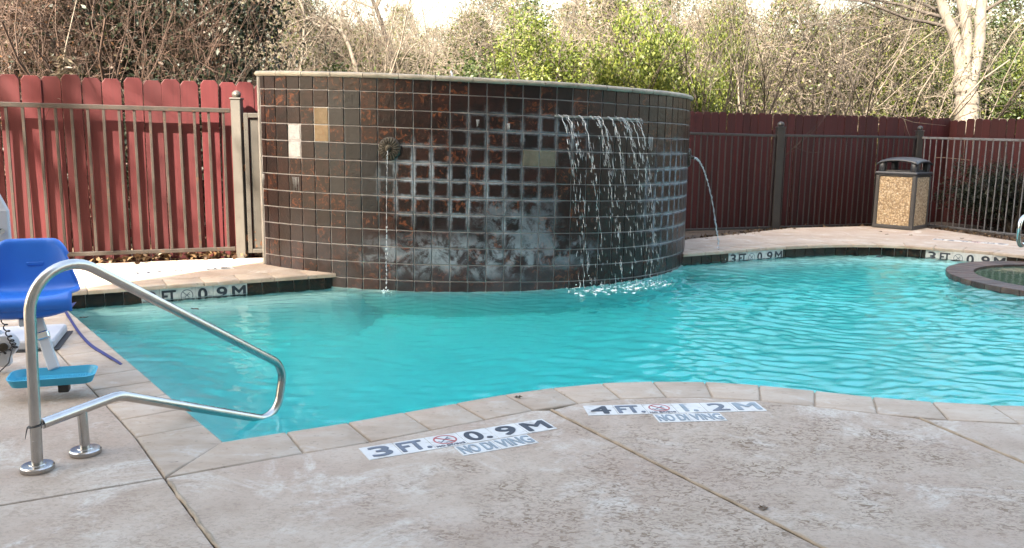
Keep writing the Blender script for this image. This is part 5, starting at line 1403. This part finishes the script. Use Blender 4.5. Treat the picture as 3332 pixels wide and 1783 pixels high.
# twig caught on the shaded fence
mb = MB(); mb.tube([at_depth(2240, 283, 13.75), at_depth(2275, 300, 13.7), at_depth(2300, 308, 13.68), at_depth(2380, 316, 13.6)], [.006, .006, .005, .003], 5); mb.tube([at_depth(2275, 300, 13.7), at_depth(2282, 325, 13.68), at_depth(2290, 345, 13.66)], [.005, .004, .002], 5)
tag(mb.build('twig', M['twig_tan'], None, True), 'broken pale twig hooked over the shaded red fence', 'twig')

# ------------------------------------------------------------------ fallen leaves
def litter(name, pts, size, seed, label):
    me = leaf_mesh(name, pts, size, M['leaf_litter'], seed, .62, .15, .35); tag(link(name, me), label, 'leaves', kind='stuff')
rl = np.random.RandomState(5); L_ = []
for k in range(520):
    t = rl.uniform(-2.2, 2.1); off = abs(rl.normal(.0, .10)) if rl.rand() < .8 else -abs(rl.normal(0, .10)); boost = .03 * (t > .5); q = ironL(t) + nb3 * (off + .02); L_.append((q.x, q.y, (.0 if off < 0 else -.02) + .018 + rl.rand() * (.035 + boost)))
litter('leaf_litter', np.array(L_), .075, 5, 'dry fallen leaves heaped along the foot of the brown iron railing')
L_ = []
edge_r = [V2(1.9, 11.2), V2(2.47, 11.6), V2(3.4, 12.4), V2(4.31, 13.2), V2(5.6, 13.6), V2(6.45, 13.65), V2(6.7, 13.15), V2(7.0, 11.8), V2(7.4, 10.8)]
er = resample(edge_r, .02)
for k in range(800):
    q = er[rl.randint(len(er))]; L_.append((q.x + rl.normal(.05, .14), q.y + abs(rl.normal(0, .16)) - .03, -.03 + rl.rand() * .03))
litter('leaf_litter', np.array(L_), .06, 6, 'dry leaves and mulch along the edge of the far right deck')
def leaf_thing(p, size, mat, label, seed, flatz=True):
    R_ = random.Random(seed); n_ = 12; vs = []; a0 = R_.uniform(0, 6)
    for k in range(n_):
        w = 2 * PI * k / n_; r_ = size * (.5 + .5 * abs(math.cos(w))) * R_.uniform(.75, 1.1) * (.6 if k % 2 else 1.); vs.append(p + Vector((math.cos(w + a0) * r_, math.sin(w + a0) * r_ * .6, R_.uniform(.001, .012))))
    mb = MB(); mb.add(vs + [p + Vector((0, 0, .003))], [(k, (k + 1) % n_, n_) for k in range(n_)]); o = mb.build('leaf', mat); m_ = o.modifiers.new('s', 'SOLIDIFY'); m_.thickness = .0012
    return tag(o, label, 'leaf')
leaf_thing(on_plane(210, 800, WATER + .004), .05, M['leaf_brown'], 'red brown leaf floating in the far left pool corner', 1)
leaf_thing(on_plane(490, 778, WATER + .006), .05, M['leaf_brown'], 'brown leaf floating before the half submerged left depth tiles', 2)
leaf_thing(on_plane(362, 1005, .004), .035, M['leaf_litter'], 'curled tan leaf on the coping near the footrest', 3)
leaf_thing(on_plane(1303, 1000, .004), .03, M['leaf_tan'], 'pale curled leaf on the near coping beside the turquoise water', 7)
leaf_thing(on_plane(1920, 1278, .003), .035, M['leaf_litter'], 'small tan leaf on the flecked deck below the 4 FT tiles', 8)
for k, (x, y) in enumerate(((2420, 600), (2440, 607), (2215, 583), (2230, 590), (2292, 592))):
    leaf_thing(on_plane(x, y, .003), .04, M['leaf_litter'], 'dry leaf lying on the far deck before the trash can', 20 + k)['group'] = 'dry leaves on the far deck'

# ------------------------------------------------------------------ unseen small tree added behind the viewpoint to dapple the sunlit fence
dt = thing('dapple_tree', (-9.6, .6, 0), 'unseen slender half bare tree added to dapple the sunlit fence', 'tree'); Rt = random.Random(71); mb = MB()
grow(mb, Vector((-9.6, .6, 0)), Vector((0, 0, 1)), 11.6, .11, 2, Rt, .05, .1, (1, 2), .6, 10); mb.build('trunk', M['bark'], dt, True)
P, cc = clumps(1300, 30, (4.6, 2.4, 3.4), 72, .1, .17, .9, 8.2); link('crown', leaf_mesh('crown', P, .11, M['leaf_brown'], 73), dt)
